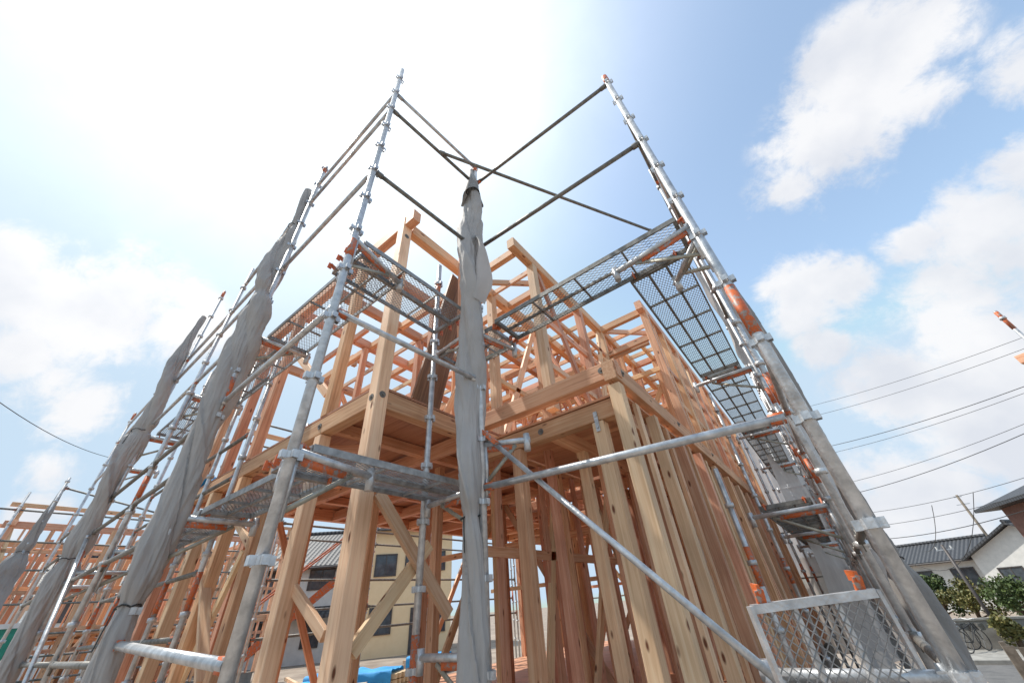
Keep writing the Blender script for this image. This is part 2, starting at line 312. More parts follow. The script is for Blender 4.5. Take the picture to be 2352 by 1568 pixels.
gts = [((-1.91, 3.5, 3.3), (-1.91, 5.8, 3.3)), ((-2.84, 3.6, 2.7), (-2.84, 8.5, 2.7)), ((-2.84, 4.9, 3.5), (-2.84, 13, 3.5)), ((-4.66, 3.6, 3.3), (-4.66, 8, 3.3)), ((-2.9, 5.82, 3.2), (-7.3, 5.82, 3.2)), ((-2.9, 4.0, 2.6), (-4.6, 4.0, 2.6)), ((-2.9, 4.91, 3.6), (-7.3, 4.91, 3.6)),
               ((-7.39, 2, 2.9), (-7.39, 9, 2.9)), ((-1.0, 5.9, 3.2), (-1.0, 13, 3.2)), ((-1.0, 5.9, 2.5), (-1.0, 13, 2.5)), ((-1.95, 8.55, 3.2), (-7.3, 8.55, 3.2)), ((-1.95, 8.55, 2.4), (-7.3, 8.55, 2.4)), ((-1.95, 11.3, 2.8), (-7.3, 11.3, 2.8)), ((-1.1, 7.64, 3.1), (-2.8, 7.64, 3.1)), ((-4.7, 13.1, 3.1), (-1, 13.1, 3.1)),
               ((-3.0, 6.73, 2.5), (-7.3, 6.73, 2.5)), ((-3.0, 9.46, 3.7), (-7.3, 9.46, 3.7)), ((-1.1, 10.4, 3.6), (-7.3, 10.4, 3.6)), ((-1.95, 5.82, 3.75), (-1.05, 5.82, 3.75)), ((-1.95, 6.73, 2.9), (-2.8, 6.73, 2.9)),
               ((-3.75, 2.0, 3.2), (-5.5, 2.0, 3.2)), ((-2.84, 3.2, .5), (-2.84, 13, .5)), ((-1.95, 8.55, .4), (-7.3, 8.55, .4)), ((-1.95, 13.1, .4), (-7.3, 13.1, .4)), ((-2.9, 5.82, .9), (-7.3, 5.82, .9)),
               ((-1.91, 3.5, 2.5), (-1.91, 4.9, 2.5)), ((-1.91, 4.95, 3.75), (-1.91, 8, 3.75)), ((-2.0, 4.91, 3.1), (-2.8, 4.91, 3.1)), ((-2.0, 5.82, 2.6), (-2.8, 5.82, 2.6)), ((-2.38, 5.9, 3.3), (-2.38, 9.4, 3.3)), ((-3.3, 5.9, 2.9), (-3.3, 9, 2.9)), ((-1.46, 7.7, 2.9), (-1.46, 9.4, 2.9))]
for s in (-1.91, -3.75, -5.57):
    for z in (2.6, 3.65): gts.append(((s, 6.6, z), (s, 13, z)))
for t in (7.64, 10.37, 12.2):
    for z in (2.75, 3.35): gts.append(((-1.95, t, z), (-7.3, t, z)))
for k, (a, b) in enumerate(gts): tb('girt', a, b, .045, .08 if k % 3 else .1, PALE if k % 3 == 1 else None)
# diagonal braces
def brace(a, b, w=.045, h=.1, mat=PALE): timber('brace', house, a, b, w, h, mat)
brace(on_s(868, 1130, -2.80), on_s(1030, 1410, -2.80)); brace(on_s(805, 1500, -2.86), on_s(985, 1250, -2.86))
brace(on_t(655, 1320, 1.8), on_t(745, 1460, 1.8), .04, .08); brace(on_t(415, 1568, 1.8), on_t(560, 1265, 1.8), .04, .08); brace(on_t(478, 1215, 1.72), on_t(462, 1568, 1.72), .1, .035)
brace(on_t(672, 800, 1.8), on_t(752, 905, 1.8)); brace(on_t(540, 1190, 1.8), on_t(600, 1300, 1.8), .04, .08)
for (a, b) in [((-1.0, 8.6, F1), (-1.0, 7.7, BB)), ((-1.0, 9.5, BB), (-1.0, 10.3, F1)), ((-1.91, 6.8, F1), (-1.91, 8.4, BB)), ((-2.84, 5.9, BB), (-2.84, 7.5, F1)), ((-4.66, 4.1, F1), (-4.66, 5.7, BB)), ((-2.9, 5.86, F1), (-4.6, 5.86, BB)),
               ((-7.39, 3, BB), (-7.39, 4.4, F1)), ((-7.39, 6.4, F1), (-7.39, 8, BB)), ((-2.9, 9.5, BB), (-4.6, 9.5, F1)), ((-4.8, 13.1, F1), (-6.4, 13.1, BB)), ((-2.9, 13.1, BB), (-4.5, 13.1, F1)), ((-1.1, 13.1, F1), (-2.7, 13.1, BB)), ((-1.95, 8.6, BB), (-2.8, 8.6, F1)),
               ((-2.84, 3.7, z0), (-2.84, 4.8, TP - .2)), ((-2.84, 6.8, TP - .2), (-2.84, 8.5, z0)), ((-4.66, 5.9, z0), (-4.66, 8, TP - .2)), ((-7.39, 3.6, TP - .2), (-7.39, 5.3, z0)), ((-1.0, 7.7, z0), (-1.0, 8.5, TP - .2)), ((-2.84, 10.4, z0), (-2.84, 12.9, TP - .2)),
               ((-2.9, 8.6, z0), (-4.6, 8.6, TP - .2)), ((-1.1, 7.7, TP - .2), (-2.8, 7.7, z0)), ((-5.6, 1.8, z0), (-6.4, 1.8, TP - .2)), ((-4.7, 5.9, TP - .2), (-5.5, 5.9, z0)), ((-1.91, 5.0, z0), (-1.91, 5.7, TP - .2)), ((-1.0, 10.4, TP - .2), (-1.0, 11.2, z0)),
               ((-4.7, 8.6, z0), (-7.3, 8.6, TP - .2)), ((-2.9, 5.86, TP - .2), (-4.6, 5.86, z0)), ((-1.95, 6.75, z0), (-2.8, 6.75, TP - .2)), ((-4.66, 8.3, TP - .2), (-4.66, 10.2, z0)), ((-3.75, 6.8, z0), (-3.75, 9.3, TP - .2)), ((-1.2, 13.1, TP - .2), (-2.7, 13.1, z0)), ((-5.6, 7.3, TP - .2), (-7.3, 7.3, z0)),
               ((-2.8, 3.2, tz), (-1.98, 4.0, tz)), ((-2.9, 4.8, tz), (-3.7, 4.1, tz)), ((-4.6, 5.0, tz), (-3.8, 5.8, tz)), ((-1.1, 6.7, tz), (-1.85, 5.9, tz)), ((-2.0, 10.4, z0), (-2.8, 10.4, TP - .2)), ((-2.9, 12.2, TP - .2), (-4.6, 12.2, z0)), ((-1.91, 9.5, z0), (-1.91, 11.2, TP - .2)),
               ((-3.75, 3.2, z0), (-3.75, 4.3, TP - .2)), ((-5.57, 7.3, z0), (-5.57, 9.1, TP - .2)), ((-1.91, 6.0, TP - .2), (-1.91, 7.5, z0)), ((-2.9, 6.9, z0), (-3.7, 6.9, TP - .2)), ((-4.7, 10.4, TP - .2), (-5.5, 10.4, z0)),
               ((-2.84, 9.5, F1), (-2.84, 10.3, BB)), ((-1.91, 10.4, BB), (-1.91, 11.2, F1)), ((-3.75, 6.8, F1), (-3.75, 9.3, BB)), ((-4.66, 7.7, F1), (-4.66, 9.4, BB)),
               ((-2.84, 4.1, F1), (-2.84, 4.85, BB)), ((-1.97, 4.94, BB), (-2.78, 4.94, F1)), ((-2.0, 4.95, z0), (-2.8, 4.95, TP - .2)), ((-1.91, 3.6, TP - .2), (-1.91, 4.8, z0)), ((-2.84, 5.0, TP - .2), (-2.84, 6.6, z0))]:
    brace(a, b, mat=random.choice([PALE, WOOD]))
for k, s in enumerate((-3.75, -4.66, -5.57)): brace((s, 2.3, zb - .1), (s - .5, 1.8, zb - .1), .09, .09, WOOD)
for p, nrmv in [((-2.84, 1.682, zb), (0, -1, 0)), ((-2.772, 1.75, zb + .03), (1, 0, 0)), ((-2.778, 2.9, zb), (1, 0, 0)), ((-1.08, 3.028, zb + .12), (0, -1, 0)), ((-.938, 3.2, zb + .1), (1, 0, 0)), ((-1.95, 3.178, 1.5), (0, -1, 0)), ((-2.772, 1.75, 4.1), (1, 0, 0)),
                ((-.938, 5.0, zb + .1), (1, 0, 0)), ((-.938, 6.8, zb + .1), (1, 0, 0)), ((-3.75, 1.688, zb), (0, -1, 0))]:
    m = MB(); p = Vector(p); nn = Vector(nrmv); m.tube(p - nn * .002, p + nn * .004, .034, 16); m.tube(p + nn * .004, p + nn * .018, .013, 6); m.build('bolt_washer', DARKM, house, hb)
m = MB(); p = Vector((-1.3, 3.172, 1.42)); m.box((p.x - .02, p.y - .006, 1.3), (p.x + .02, p.y, 1.5)); m.tube((p.x, p.y - .02, 1.46), (p.x, p.y, 1.46), .015, 8); m.tube((p.x, p.y - .02, 1.34), (p.x, p.y, 1.34), .012, 8); m.build('metal_strap', GALV, house, hb)
# leaning board
a = Vector((-2.84, 2.2, F2 + .03))
board = thing('leaning_board', 'rough brown plank leaning on the upper floor behind the rolled grey sheet', 'board', a)
b0, b1 = Vector((-2.85, 2.33, F2 + .03)), Vector((-2.74, 2.74, 3.95))
timber('board_plank', board, b0, b1, .035, .38, BROWN, up=Vector((0, 1, 0)))
# ================================================================ SCAFFOLD
LV = [-.775, -.3, .175, .65, 1.125, 1.6, 2.075, 2.55, 3.025, 3.5, 3.975, 4.45, 4.925, 5.4, 5.875]
sb0 = Vector((-1.94, 2.16, GZ))
scaf = thing('scaffold', 'galvanised tube scaffold with orange fittings standing around the large timber frame', 'scaffold', sb0)
def socket_mesh():
    m = MB(); m.tube((0, 0, -.018), (0, 0, .018), .034, 14)
    for k in range(4):
        c, s_ = math.cos(k * math.pi / 2), math.sin(k * math.pi / 2)
        d = Vector((c, s_, 0)); q = Vector((-s_, c, 0))
        for e in (-.015, .015): m.beam(d * .028 + q * e, d * .055 + q * e, .005, .04)
        m.beam(d * .054 - q * .017, d * .054 + q * .017, .005, .04)
    return m
_sm = socket_mesh(); SOCK = None
def pole(root, base, x, y, z1, near=False, orange=(), z0=GZ, tip=False, r=.0243, off=0.0):
    global SOCK
    if near: r = max(r, .0285)
    m = MB(); m.tube((x, y, z0 + .01), (x, y, z1), r, 18); m.box((x - .07, y - .07, z0 - .01), (x + .07, y + .07, z0 + .012))
    if tip: m.tube((x, y, z1 - .18), (x, y, z1 - .02), r + .002, 14, 1)
    for (a, b) in orange: m.tube((x, y, a), (x, y, b), r + .0015, 18, 1)
    if not near:
        for z in LV:
            if z < z1 - .05: m.tube((x, y, z + off - .02), (x, y, z + off + .02), r + .016, 8)
    o = m.build('pole', [GALV, ORANGE], root, base, smooth=True)
    if near:
        for z in LV:
            if z < z1 - .04:
                if SOCK is None:
                    so = _sm.build('wedge_socket', GALV); SOCK = so.data
                else:
                    so = bpy.data.objects.new('wedge_socket', SOCK); C.objects.link(so)
                so.parent = o; so.location = Vector((x, y, z + off)) - base
    return o
def rail(root, base, a, b, mat=0, r=.0222, oe=None, nm='guard_rail'):
    a, b = Vector(a), Vector(b); m = MB(); x = (b - a).normalized()
    m.tube(a + x * .03, b - x * .03, r, 12, mat)
    for p, q in ((a, x), (b, -x)):
        m.beam(p + q * .03, p + q * .1, .035, .055, 1 if (oe or (oe is None and random.random() < .3)) else mat)
        m.beam(p + q * .045 + Vector((0, 0, -.07)), p + q * .045 + Vector((0, 0, .06)), .006, .02, mat)
    return m.build(nm, [GALV, ORANGE, DARKM], root, base, smooth=True)
def bracket(root, base, x, y, z, d, L=.62, orange=True):
    d = Vector((d[0], d[1], 0)).normalized(); p = Vector((x, y, z)); m = MB()
    m.tube(p + d * .03, p + d * L, .0235, 12, 0)
    m.tube(p + d * (L - .03) + Vector((0, 0, -.09)), p + d * (L - .03) + Vector((0, 0, .05)), .026, 10, 0)
    m.beam(p + d * .04 + Vector((0, 0, -.04)), p + d * (L * .62) + Vector((0, 0, -.04)), .012, .045, 1 if orange else 2)
    m.beam(p + d * .03 + Vector((0, 0, -.30)), p + d * (L * .7) + Vector((0, 0, -.03)), .010, .028, 2)
    m.beam(p + d * .035 + Vector((0, 0, -.34)), p + d * .035 + Vector((0, 0, .04)), .03, .02, 0)
    return m.build('bracket', [GALV, ORANGE, YELL], root, base, smooth=True)
L_ = (-2.04, .81); C_ = (-1.90, 2.16); R_ = (.16, 2.24); W1 = (-3.91, .83); WM = (-5.74, .85); W2 = (-7.57, .87); W3 = (-9.4, .9); W4 = (-11.2, .92)
pole(scaf, sb0, *L_, 6.3, True, orange=[(2.3, 2.50)], off=.08)
pole(scaf, sb0, *R_, 5.14, True, orange=[(1.17, 1.55)], tip=True, r=.030)
pole(scaf, sb0, *C_, 5.45, True, tip=True)
pole(scaf, sb0, *W1, 5.94, True, orange=[(1.65, 2.0)], tip=True)
pole(scaf, sb0, *WM, 4.9, False, orange=[(1.2, 1.5)])
pole(scaf, sb0, *W2, 5.6, False, orange=[(.7, 1.0)], tip=True)
pole(scaf, sb0, *W3, 4.6, False, tip=True)
pole(scaf, sb0, *W4, 4.2, False, tip=True)
pole(scaf, sb0, -2.66, 2.25, 3.85, True, orange=[(-.75, -.1), (3.3, 3.5)], r=.0285)
RT = [5.0, 7.8, 10.6, 13.6]
for t in RT: pole(scaf, sb0, .16, t, 5.0, orange=[(.8, 1.05), (1.7, 1.9)], tip=True)
for t in (3.6, 6.4, 9.2, 12.1): pole(scaf, sb0, .16, t, 4.9, orange=[(1.2, 1.5)] if t < 7 else [(.3, .5)])
for t in (4.3, 7.0, 9.8, 12.6): pole(scaf, sb0, -.62, t, 2.9 if t > 5 else 1.0, orange=[(0, .3)])
for s in (-4.85, -5.75, -6.65, -7.55, -8.45, -9.4): pole(scaf, sb0, s, 1.42, 4.3 if s < -7 else 3.3, orange=[(.2, .5)])
for t in (2.7, 4.5, 6.3, 8.2, 10, 12): pole(scaf, sb0, -9.3, t, 4.6 if t < 7 else 4.0, orange=[(.2, .5)])
for t in (2.2, 3.5, 5.3, 7.2, 9.1, 11): pole(scaf, sb0, -8.4, t, 3.8)
for s in (-7.5, -5.0, -2.5, -.3): pole(scaf, sb0, s, 14.2, 3.8)
def P3(p, z): return (p[0], p[1], z)
for z in (5.4, 4.925, 3.5): rail(scaf, sb0, P3(L_, z + .08), P3(C_, z), 2 if z < 5 else 0)
rail(scaf, sb0, P3(L_, 1.75), P3(C_, 1.68))
for z in (4.925, 3.5): rail(scaf, sb0, P3(C_, z), P3(R_, z), 2)
rail(scaf, sb0, P3(C_, .75), (R_[0] - .05, R_[1], .68), 0, .0245, True)
for z in (5.4, 4.925, 3.5, 1.72): rail(scaf, sb0, P3(L_, z + .06), P3(W1, z))
rail(scaf, sb0, P3(L_, -.10), P3(W1, .0), 0, .025, True)
for a, b in ((W1, WM), (WM, W2), (W2, W3), (W3, W4)):
    for z in (5.1, 3.9, 3.5, 2.7, 1.65, 1.2, .65, -.1):
        if z < 4.4 or a is W1: rail(scaf, sb0, P3(a, z), P3(b, z if z < 5 else 4.5), 0 if z > 2 else 2)
for z in (3.9, 3.4, 1.9, 1.4, .5, 0): 
    for s in (-4.85, -6.65): rail(scaf, sb0, (s, 1.42, z - .7 if s > -6 and z > 3 else z), (s - 1.8, 1.42, z - .7 if s > -6 and z > 3 else z), 2, nm='ledger')
rail(scaf, sb0, (-5.74, .83, -1.2), (-7.57, .83, 1.2), 0, .02, False, 'diagonal_brace'); rail(scaf, sb0, (-7.57, .85, 1.2), (-9.4, .85, -1.2), 0, .02, False, 'diagonal_brace')
rail(scaf, sb0, (-1.97, 1.5, 4.95), (-.19, 4.75, 4.95), 2, oe=False)
rail(scaf, sb0, (-1.9, 2.2, 1.18), (.05, 2.2, -.74), 0, .019, False, 'diagonal_brace')
m = MB(); p = Vector((-1.93, 2.17, 1.24)); m.beam(p, p + Vector((.18, 0, -.18)), .05, .03); m.build('brace_end', ORANGE, scaf, sb0)
rs = [2.24, 3.6, 5.0, 6.4, 7.8, 9.2, 10.6, 12.1, 13.6]
for a, b in zip(rs[:-1], rs[1:]):
    for z in (4.5, 3.5, 3.03, 1.12, .2, -.3): rail(scaf, sb0, (.16, a, z), (.16, b, z), 0 if z in (3.5, 1.12) else 2, nm='ledger' if z < 2 else 'guard_rail')
for z in (3.9, 3.4, 2.9, 1.6, .3):
    for a, b in ((2.7, 4.5), (4.5, 6.3), (6.3, 8.2), (8.2, 10), (10, 12)): rail(scaf, sb0, (-9.3, a, z), (-9.3, b, z), 2, nm='far_ledger')
for z in (.75, -.1, 1.7, 2.6, 3.4):
    rail(scaf, sb0, (-8.4, 3.5, z), (-8.4, 7.2, z), 2, nm='ledger'); rail(scaf, sb0, (-8.4, 7.2, z), (-8.4, 11, z), 2, nm='ledger')
for z in (1.2, .1, -.5): rail(scaf, sb0, (-7.5, 14.2, z), (-5, 14.2, z), 2); rail(scaf, sb0, (-5, 14.2, z), (-2.5, 14.2, z), 2); rail(scaf, sb0, (-2.5, 14.2, z), (-.3, 14.2, z), 2)
for z in (2.53, .76):
    bracket(scaf, sb0, *L_, z, (-.25, 1), .62); bracket(scaf, sb0, *L_, z - .004, (-1, .35), .5)
    bracket(scaf, sb0, *W1, z, (0, 1), .62); bracket(scaf, sb0, *WM, z, (0, 1), .62); bracket(scaf, sb0, *W2, z, (0, 1), .62); bracket(scaf, sb0, *W3, z, (0, 1), .62)
    bracket(scaf, sb0, *C_, z - .2 if z > 2 else z, (-1, .1), .72)
bracket(scaf, sb0, *C_, 2.22, (.2, 1), .5)
bracket(scaf, sb0, *C_, -.22, (-1, 0), .62); bracket(scaf, sb0, *C_, 1.08, (.9, .5), .4)
bracket(scaf, sb0, *R_, 2.2, (-1, .1), .68); bracket(scaf, sb0, *R_, 2.08, (-.5, .7), .5, False)
for t in RT: bracket(scaf, sb0, .16, t, 2.22, (-1, 0), .75); bracket(scaf, sb0, .16, t, .60, (-1, 0), .75)
bracket(scaf, sb0, *R_, -.3, (-1, .05), .62)
# ---------------------------------------------------------------- mesh planks
_pm = {}; _hm = None
def plank_meshes(L, w, sp, bars, mat, slope=.55, th=.0029):
    key = (L, w, sp, mat.name)
    if key in _pm: return _pm[key]
    fr = MB()
    for y in (0, w): fr.beam((0, y, 0), (L, y, 0), .014, .045)
    for x in (0.01, L - .01): fr.beam((x, .008, 0), (x, w - .008, 0), .03, .04)
    nx = max(3, int(round(L / .46)))
    for k in range(1, nx): fr.beam((L * k / nx, .008, -.008), (L * k / nx, w - .008, -.008), .014, .02)
    for k in range(1, bars + 1): fr.beam((.02, w * k / (bars + 1), -.006), (L - .02, w * k / (bars + 1), -.006), .02, .024)
    me = MB(); run = w / slope; x = -run
    while x < L:
        for sg in (1, -1):
            xa, ya, xb, yb = (x, 0, x + run, w) if sg > 0 else (x, w, x + run, 0)
            ta, tb_ = 0, 1
            if xa < 0: ta = -xa / run
            if xb > L: tb_ = (L - xa) / run
            if tb_ - ta > .02: me.beam((xa + run * ta, ya + (yb - ya) * ta, .008), (xa + run * tb_, ya + (yb - ya) * tb_, .008), th, .0038)
        x += sp
    out = []
    for nm, mb, mt in (('frame', fr, mat), ('mesh_panel', me, mat)):
        o = mb.build(nm, mt); C.objects.unlink(o); out.append((nm, o.data)); bpy.data.objects.remove(o)
    _pm[key] = out; return out
hk = MB(); hk.beam((0, 0, 0), (.05, 0, .02), .035, .012); hk.beam((.05, 0, .03), (.055, 0, -.03), .035, .012)
_o = hk.build('hook', ORANGE); _hm = _o.data; bpy.data.objects.remove(_o)
def plank(label, p, L, w, dirx, sp=.052, bars=1, diry=None, group='steel mesh platform planks', mat=None, slope=.55, th=.0029):
    r = thing('scaffold_plank', label, 'scaffold plank', p, group)
    x = Vector(dirx).normalized()
    if diry is None: y = Vector((0, 0, 1)).cross(x).normalized()
    else: y = Vector(diry).normalized()
    z = x.cross(y); y = z.cross(x).normalized(); z = x.cross(y)
    r.matrix_basis = Matrix.Translation(Vector(p)) @ Matrix((x, y, z)).transposed().to_4x4()
    for nm, me in plank_meshes(L, w, sp, bars, mat or PLKM, slope, th):
        o = bpy.data.objects.new(nm, me); C.objects.link(o); o.parent = r
    for xx, a in ((0, math.pi), (L, 0)):
        for yy in (.05, w - .05):
            o = bpy.data.objects.new('hook', _hm); C.objects.link(o); o.parent = r; o.location = (xx, yy, 0); o.rotation_euler = (0, 0, a)
    return r
plank('upper mesh plank from the left tall pole to the rolled sheet, outer of the pair', (-2.07, .92, 2.6), 1.25, .24, (0, 1, 0), bars=0)
plank('upper mesh plank from left tall pole to rolled sheet, nearer the timber', (-2.33, .92, 2.6), 1.25, .24, (0, 1, 0), bars=0)
plank('upper mesh plank on the left facade, next to the left tall pole', (-2.2, 1.4, 2.6), 1.75, .42, (-1, 0, 0), diry=(0, -1, 0))
plank('upper mesh plank on the left facade, just past the wide rolled sheet', (-4.0, 1.4, 2.6), 1.75, .42, (-1, 0, 0), diry=(0, -1, 0))
plank('upper mesh plank farthest along the left facade', (-5.83, 1.4, 2.6), 1.75, .42, (-1, 0, 0), diry=(0, -1, 0))
plank('lower mesh plank between the left tall pole and rolled sheet, outer of the pair', (-2.12, .95, .83), 1.55, .24, (0, 1, 0), bars=0)
plank('lower mesh plank between left tall pole and rolled sheet, nearer the timber', (-2.38, .95, .83), 1.55, .24, (0, 1, 0), bars=0)
plank('lower mesh plank on the left facade, next to the left tall pole', (-2.65, 1.38, .83), 1.3, .36, (-1, 0, 0), diry=(0, -1, 0))
plank('lower mesh plank on the left facade, just past the wide rolled sheet', (-4.0, 1.38, .83), 1.75, .36, (-1, 0, 0), diry=(0, -1, 0))
plank('front mesh plank between the rolled sheet and right tall pole, over the balcony', (-1.72, 2.2, 2.3), 1.8, .37, (1, 0, 0), mat=DARKM, sp=.06, th=.0024)
plank('small upper mesh plank at the inner corner behind the rolled sheet', (-2.55, 2.25, 2.3), .75, .4, (1, 0, 0))
for k, (t0, ln, lb_) in enumerate([(2.6, 2.35, 'wide upper mesh plank seen from below beside the right tall pole, nearest of the row'), (5.05, 2.7, 'second upper mesh plank along the right side of the frame'),
                           (7.85, 2.7, 'third upper mesh plank along the right side of the frame'), (10.65, 2.7, 'farthest upper mesh plank along the right side of the frame')]):
    plank(lb_, (.02, t0, 2.3), ln, .47, (0, 1, 0), bars=2, mat=DARKM)  # darker than the other planks: backlit silhouette put into the steel colour
for k, (t0, ln, lb_) in enumerate([(5.05, 2.7, 'lower mesh plank on the right side, nearest of the lower row'), (7.85, 2.7, 'lower mesh plank on the right side, middle of the lower row'), (10.65, 2.7, 'lower mesh plank on the right side, farthest of the lower row')]):
    plank(lb_, (.02, t0, .68), ln, .47, (0, 1, 0), bars=2, mat=DARKM)
ra, rb = ray(1722, 1392) * .00176, ray(2008, 1352) * .00172
pw = (rb - ra).length
r = plank('large galvanised mesh plank standing upright at the foot of the right tall pole', ra, 1.4, round(pw, 3), (0.02, 0.05, -1), sp=.036, bars=2, diry=(rb - ra), group=None, slope=1.0, th=.0034)
for o in r.children:
    if o.name.startswith('frame'): o.data = o.data.copy(); o.data.materials[0] = GALV
# ---------------------------------------------------------------- rolled sheets
def bundle(label, x, y, zt, zb, prof, mat, twist=1.6, lean=(0, 0), seed=0, ties=(), group='rolled grey sheets tied to the poles', amp=.30):
    base = Vector((x, y, zb)); root = thing('rolled_sheet', label, 'rolled sheet', base, group)
    m = MB(); nr, nn = 300, 96; v = []
    for i in range(nr + 1):
        u = i / nr; z = zt + (zb - zt) * u
        k = u * (len(prof) - 1); a = int(min(k, len(prof) - 2)); R = prof[a] + (prof[a + 1] - prof[a]) * (k - a)
        R *= 1 + .24 * noise.noise(Vector((z * 1.4, seed, 21))) + .08 * noise.noise(Vector((z * 4.5, seed, 2)))
        for tz_ in ties: R *= 1 - .30 * math.exp(-((z - tz_) / .09) ** 2)
        ox = .05 * noise.noise(Vector((z * .8, seed, 0))) + lean[0] * u; oy = .05 * noise.noise(Vector((z * .8, seed, 9))) + lean[1] * u
        w1 = 1.0 * noise.noise(Vector((z * .6, seed, 3))); w2 = 1.6 * noise.noise(Vector((z * .8, seed, 5)))
        for j in range(nn):
            t = 2 * math.pi * j / nn
            f = amp * math.cos(2 * (t + twist * z + w1)) * .8
            sa = (t + twist * z * 1.15 + w1 + seed) % (2 * math.pi) / (2 * math.pi)      # lapped edge spiralling round
            f += .28 * (sa - .5)
            sb2 = (2 * (t + twist * z * .8 - w2) + 1) % (2 * math.pi) / (2 * math.pi)
            f += .18 * (sb2 - .5)
            f += .16 * (abs(math.sin(2 * (t + twist * 1.5 * z) + w2)) - .6)
            q = noise.noise(Vector((math.cos(t) * 2.2 + z * 1.1, math.sin(t) * 2.2 - z * .8, z * 2.0 + seed)))
            f += .24 * (.25 - abs(q))
            f += .12 * (.2 - abs(noise.noise(Vector((math.cos(t) * 5, math.sin(t) * 5, z * 5 + 2 * t + seed)))))
            rr = R * (1 + f); v.append((x + ox + rr * math.cos(t), y + oy + rr * math.sin(t), z))
    m.add(v, [(i * nn + j, i * nn + (j + 1) % nn, (i + 1) * nn + (j + 1) % nn, (i + 1) * nn + j) for i in range(nr) for j in range(nn)] + [tuple(range(nn)), tuple(range(nr * nn + nn - 1, nr * nn - 1, -1))])
    m.build('sheet', mat, root, base, smooth=True)
    for tz_ in ties:
        u = (zt - tz_) / (zt - zb); k = u * (len(prof) - 1); a = int(min(k, len(prof) - 2)); R = (prof[a] + (prof[a + 1] - prof[a]) * (k - a)) * .8
        q = MB(); pts = [(x + lean[0] * u + R * math.cos(t / 8 * math.pi), y + lean[1] * u + R * math.sin(t / 8 * math.pi), tz_ + .012 * math.sin(t)) for t in range(17)]
        q.path(pts, .006, 6); q.tube(pts[12], Vector(pts[12]) + Vector((.03, -.02, -.22)), .004, 5); q.build('tie_cord', BLACK, root, base)
    return root, base
rt, bb = bundle('tall rolled grey sheet wrapped around the corner pole at the middle of the picture', C_[0] - .03, C_[1] - .04, 5.25, -.45, [.03, .09, .11, .125, .135, .13, .11, .095, .10, .095, .09, .08, .075], SHEETL, seed=1.3, ties=(4.72, .55), lean=(-.05, -.02), twist=1.4)
m = MB(); nn = 32; v = []
for i in range(16):
    u = i / 15
    for j in range(nn):
        t = 2 * math.pi * j / nn; R = .022 + .125 * u ** 1.1 + .012 * math.sin(5 * t + 3 * u) * u; v.append((C_[0] - .03 + R * math.cos(t), C_[1] - .04 + R * math.sin(t), 5.3 - .78 * u - .10 * math.sin(2 * t) * u))
m.add(v, [(i * nn + j, i * nn + (j + 1) % nn, (i + 1) * nn + (j + 1) % nn, (i + 1) * nn + j) for i in range(15) for j in range(nn)])
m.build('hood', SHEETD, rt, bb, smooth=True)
m = MB(); v = []
for i in range(20):
    for j in range(8):
        u, w_ = i / 19, j / 7; wd = .22 * math.sin(math.pi * min(1, u * .75 + .06)) * (1 if u < .85 else .85)
        v.append((C_[0] + .04 + wd * w_ + .02 * math.sin(9 * u), C_[1] - .10 + .05 * math.sin(w_ * 5 + u * 4), 3.7 - 1.1 * u - .12 * w_))
m.add(v, [(i * 8 + j, i * 8 + j + 1, (i + 1) * 8 + j + 1, (i + 1) * 8 + j) for i in range(19) for j in range(7)])
m.build('loose_flap', SHEETL, rt, bb, smooth=True)
bundle('wide rolled grey sheet twisted down the second pole of the left facade', W1[0] - .10, W1[1] - .06, 5.3, -.9, [.035, .06, .085, .105, .115, .11, .10, .09, .085, .08, .075], SHEET, seed=4.1, ties=(4.4, 3.1, .2), twist=2.2, lean=(.10, .05))
bundle('long rolled grey sheet on the far left pole of the left facade', W2[0] - .07, W2[1] - .09, 4.9, -1.2, [.04, .07, .10, .115, .12, .09, .11, .11, .10, .09], SHEET, seed=8.7, ties=(2.6, .9), twist=2.0, lean=(.05, 0))
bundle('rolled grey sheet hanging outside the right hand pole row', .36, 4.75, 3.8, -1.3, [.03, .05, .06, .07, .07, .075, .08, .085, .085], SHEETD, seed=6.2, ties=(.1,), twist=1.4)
# hanging nets
def net(label, p0, p1, zt, zb, mat=NETS, seed=0, group=None, n=(60, 30), amp=.12, name='hanging_sheet', slant=0):
    p0, p1 = Vector((*p0, 0)), Vector((*p1, 0)); d = (p1 - p0); nr = Vector((-d.y, d.x, 0)).normalized(); m = MB(); v = []
    for j in range(n[1] + 1):
        for i in range(n[0] + 1):
            u, w_ = i / n[0], j / n[1]; q = p0 + d * u
            o = amp * (noise.noise(Vector((u * 6, w_ * 3, seed))) + .5 * math.sin(u * 17 + seed + 2 * w_) + .3 * abs(math.sin(u * 31 + 3 * w_))) * (.3 + w_)
            v.append(q + nr * o + Vector((0, 0, zt + slant * u + (zb - zt) * w_ + .1 * math.sin(u * 14 + seed) * (1 - w_) + slant * .5 * math.sin(u * 9) * w_)))
    a = n[0] + 1
    m.add(v, [(j * a + i, j * a + i + 1, (j + 1) * a + i + 1, (j + 1) * a + i) for j in range(n[1]) for i in range(n[0])])
    return tag(m.build(name, mat, None, (p0 + p1) / 2 + Vector((0, 0, zb)), smooth=True), label, 'hanging sheet', group)
net('translucent grey net sheet hanging across the far right corner of the scaffold', (-2.1, 14.5), (.95, 14.5), 4.6, -1.5, seed=2, amp=.25)
net('translucent net sheet behind the ground floor posts at the back of the frame', (-6.2, 14.55), (-2.15, 14.55), 1.9, -1.5, seed=5, amp=.2)
net('long grey net sheet hung along the lower right side behind the tubes', (-.30, 9.4), (.20, 14.3), 2.2, -1.5, seed=7, amp=.12)
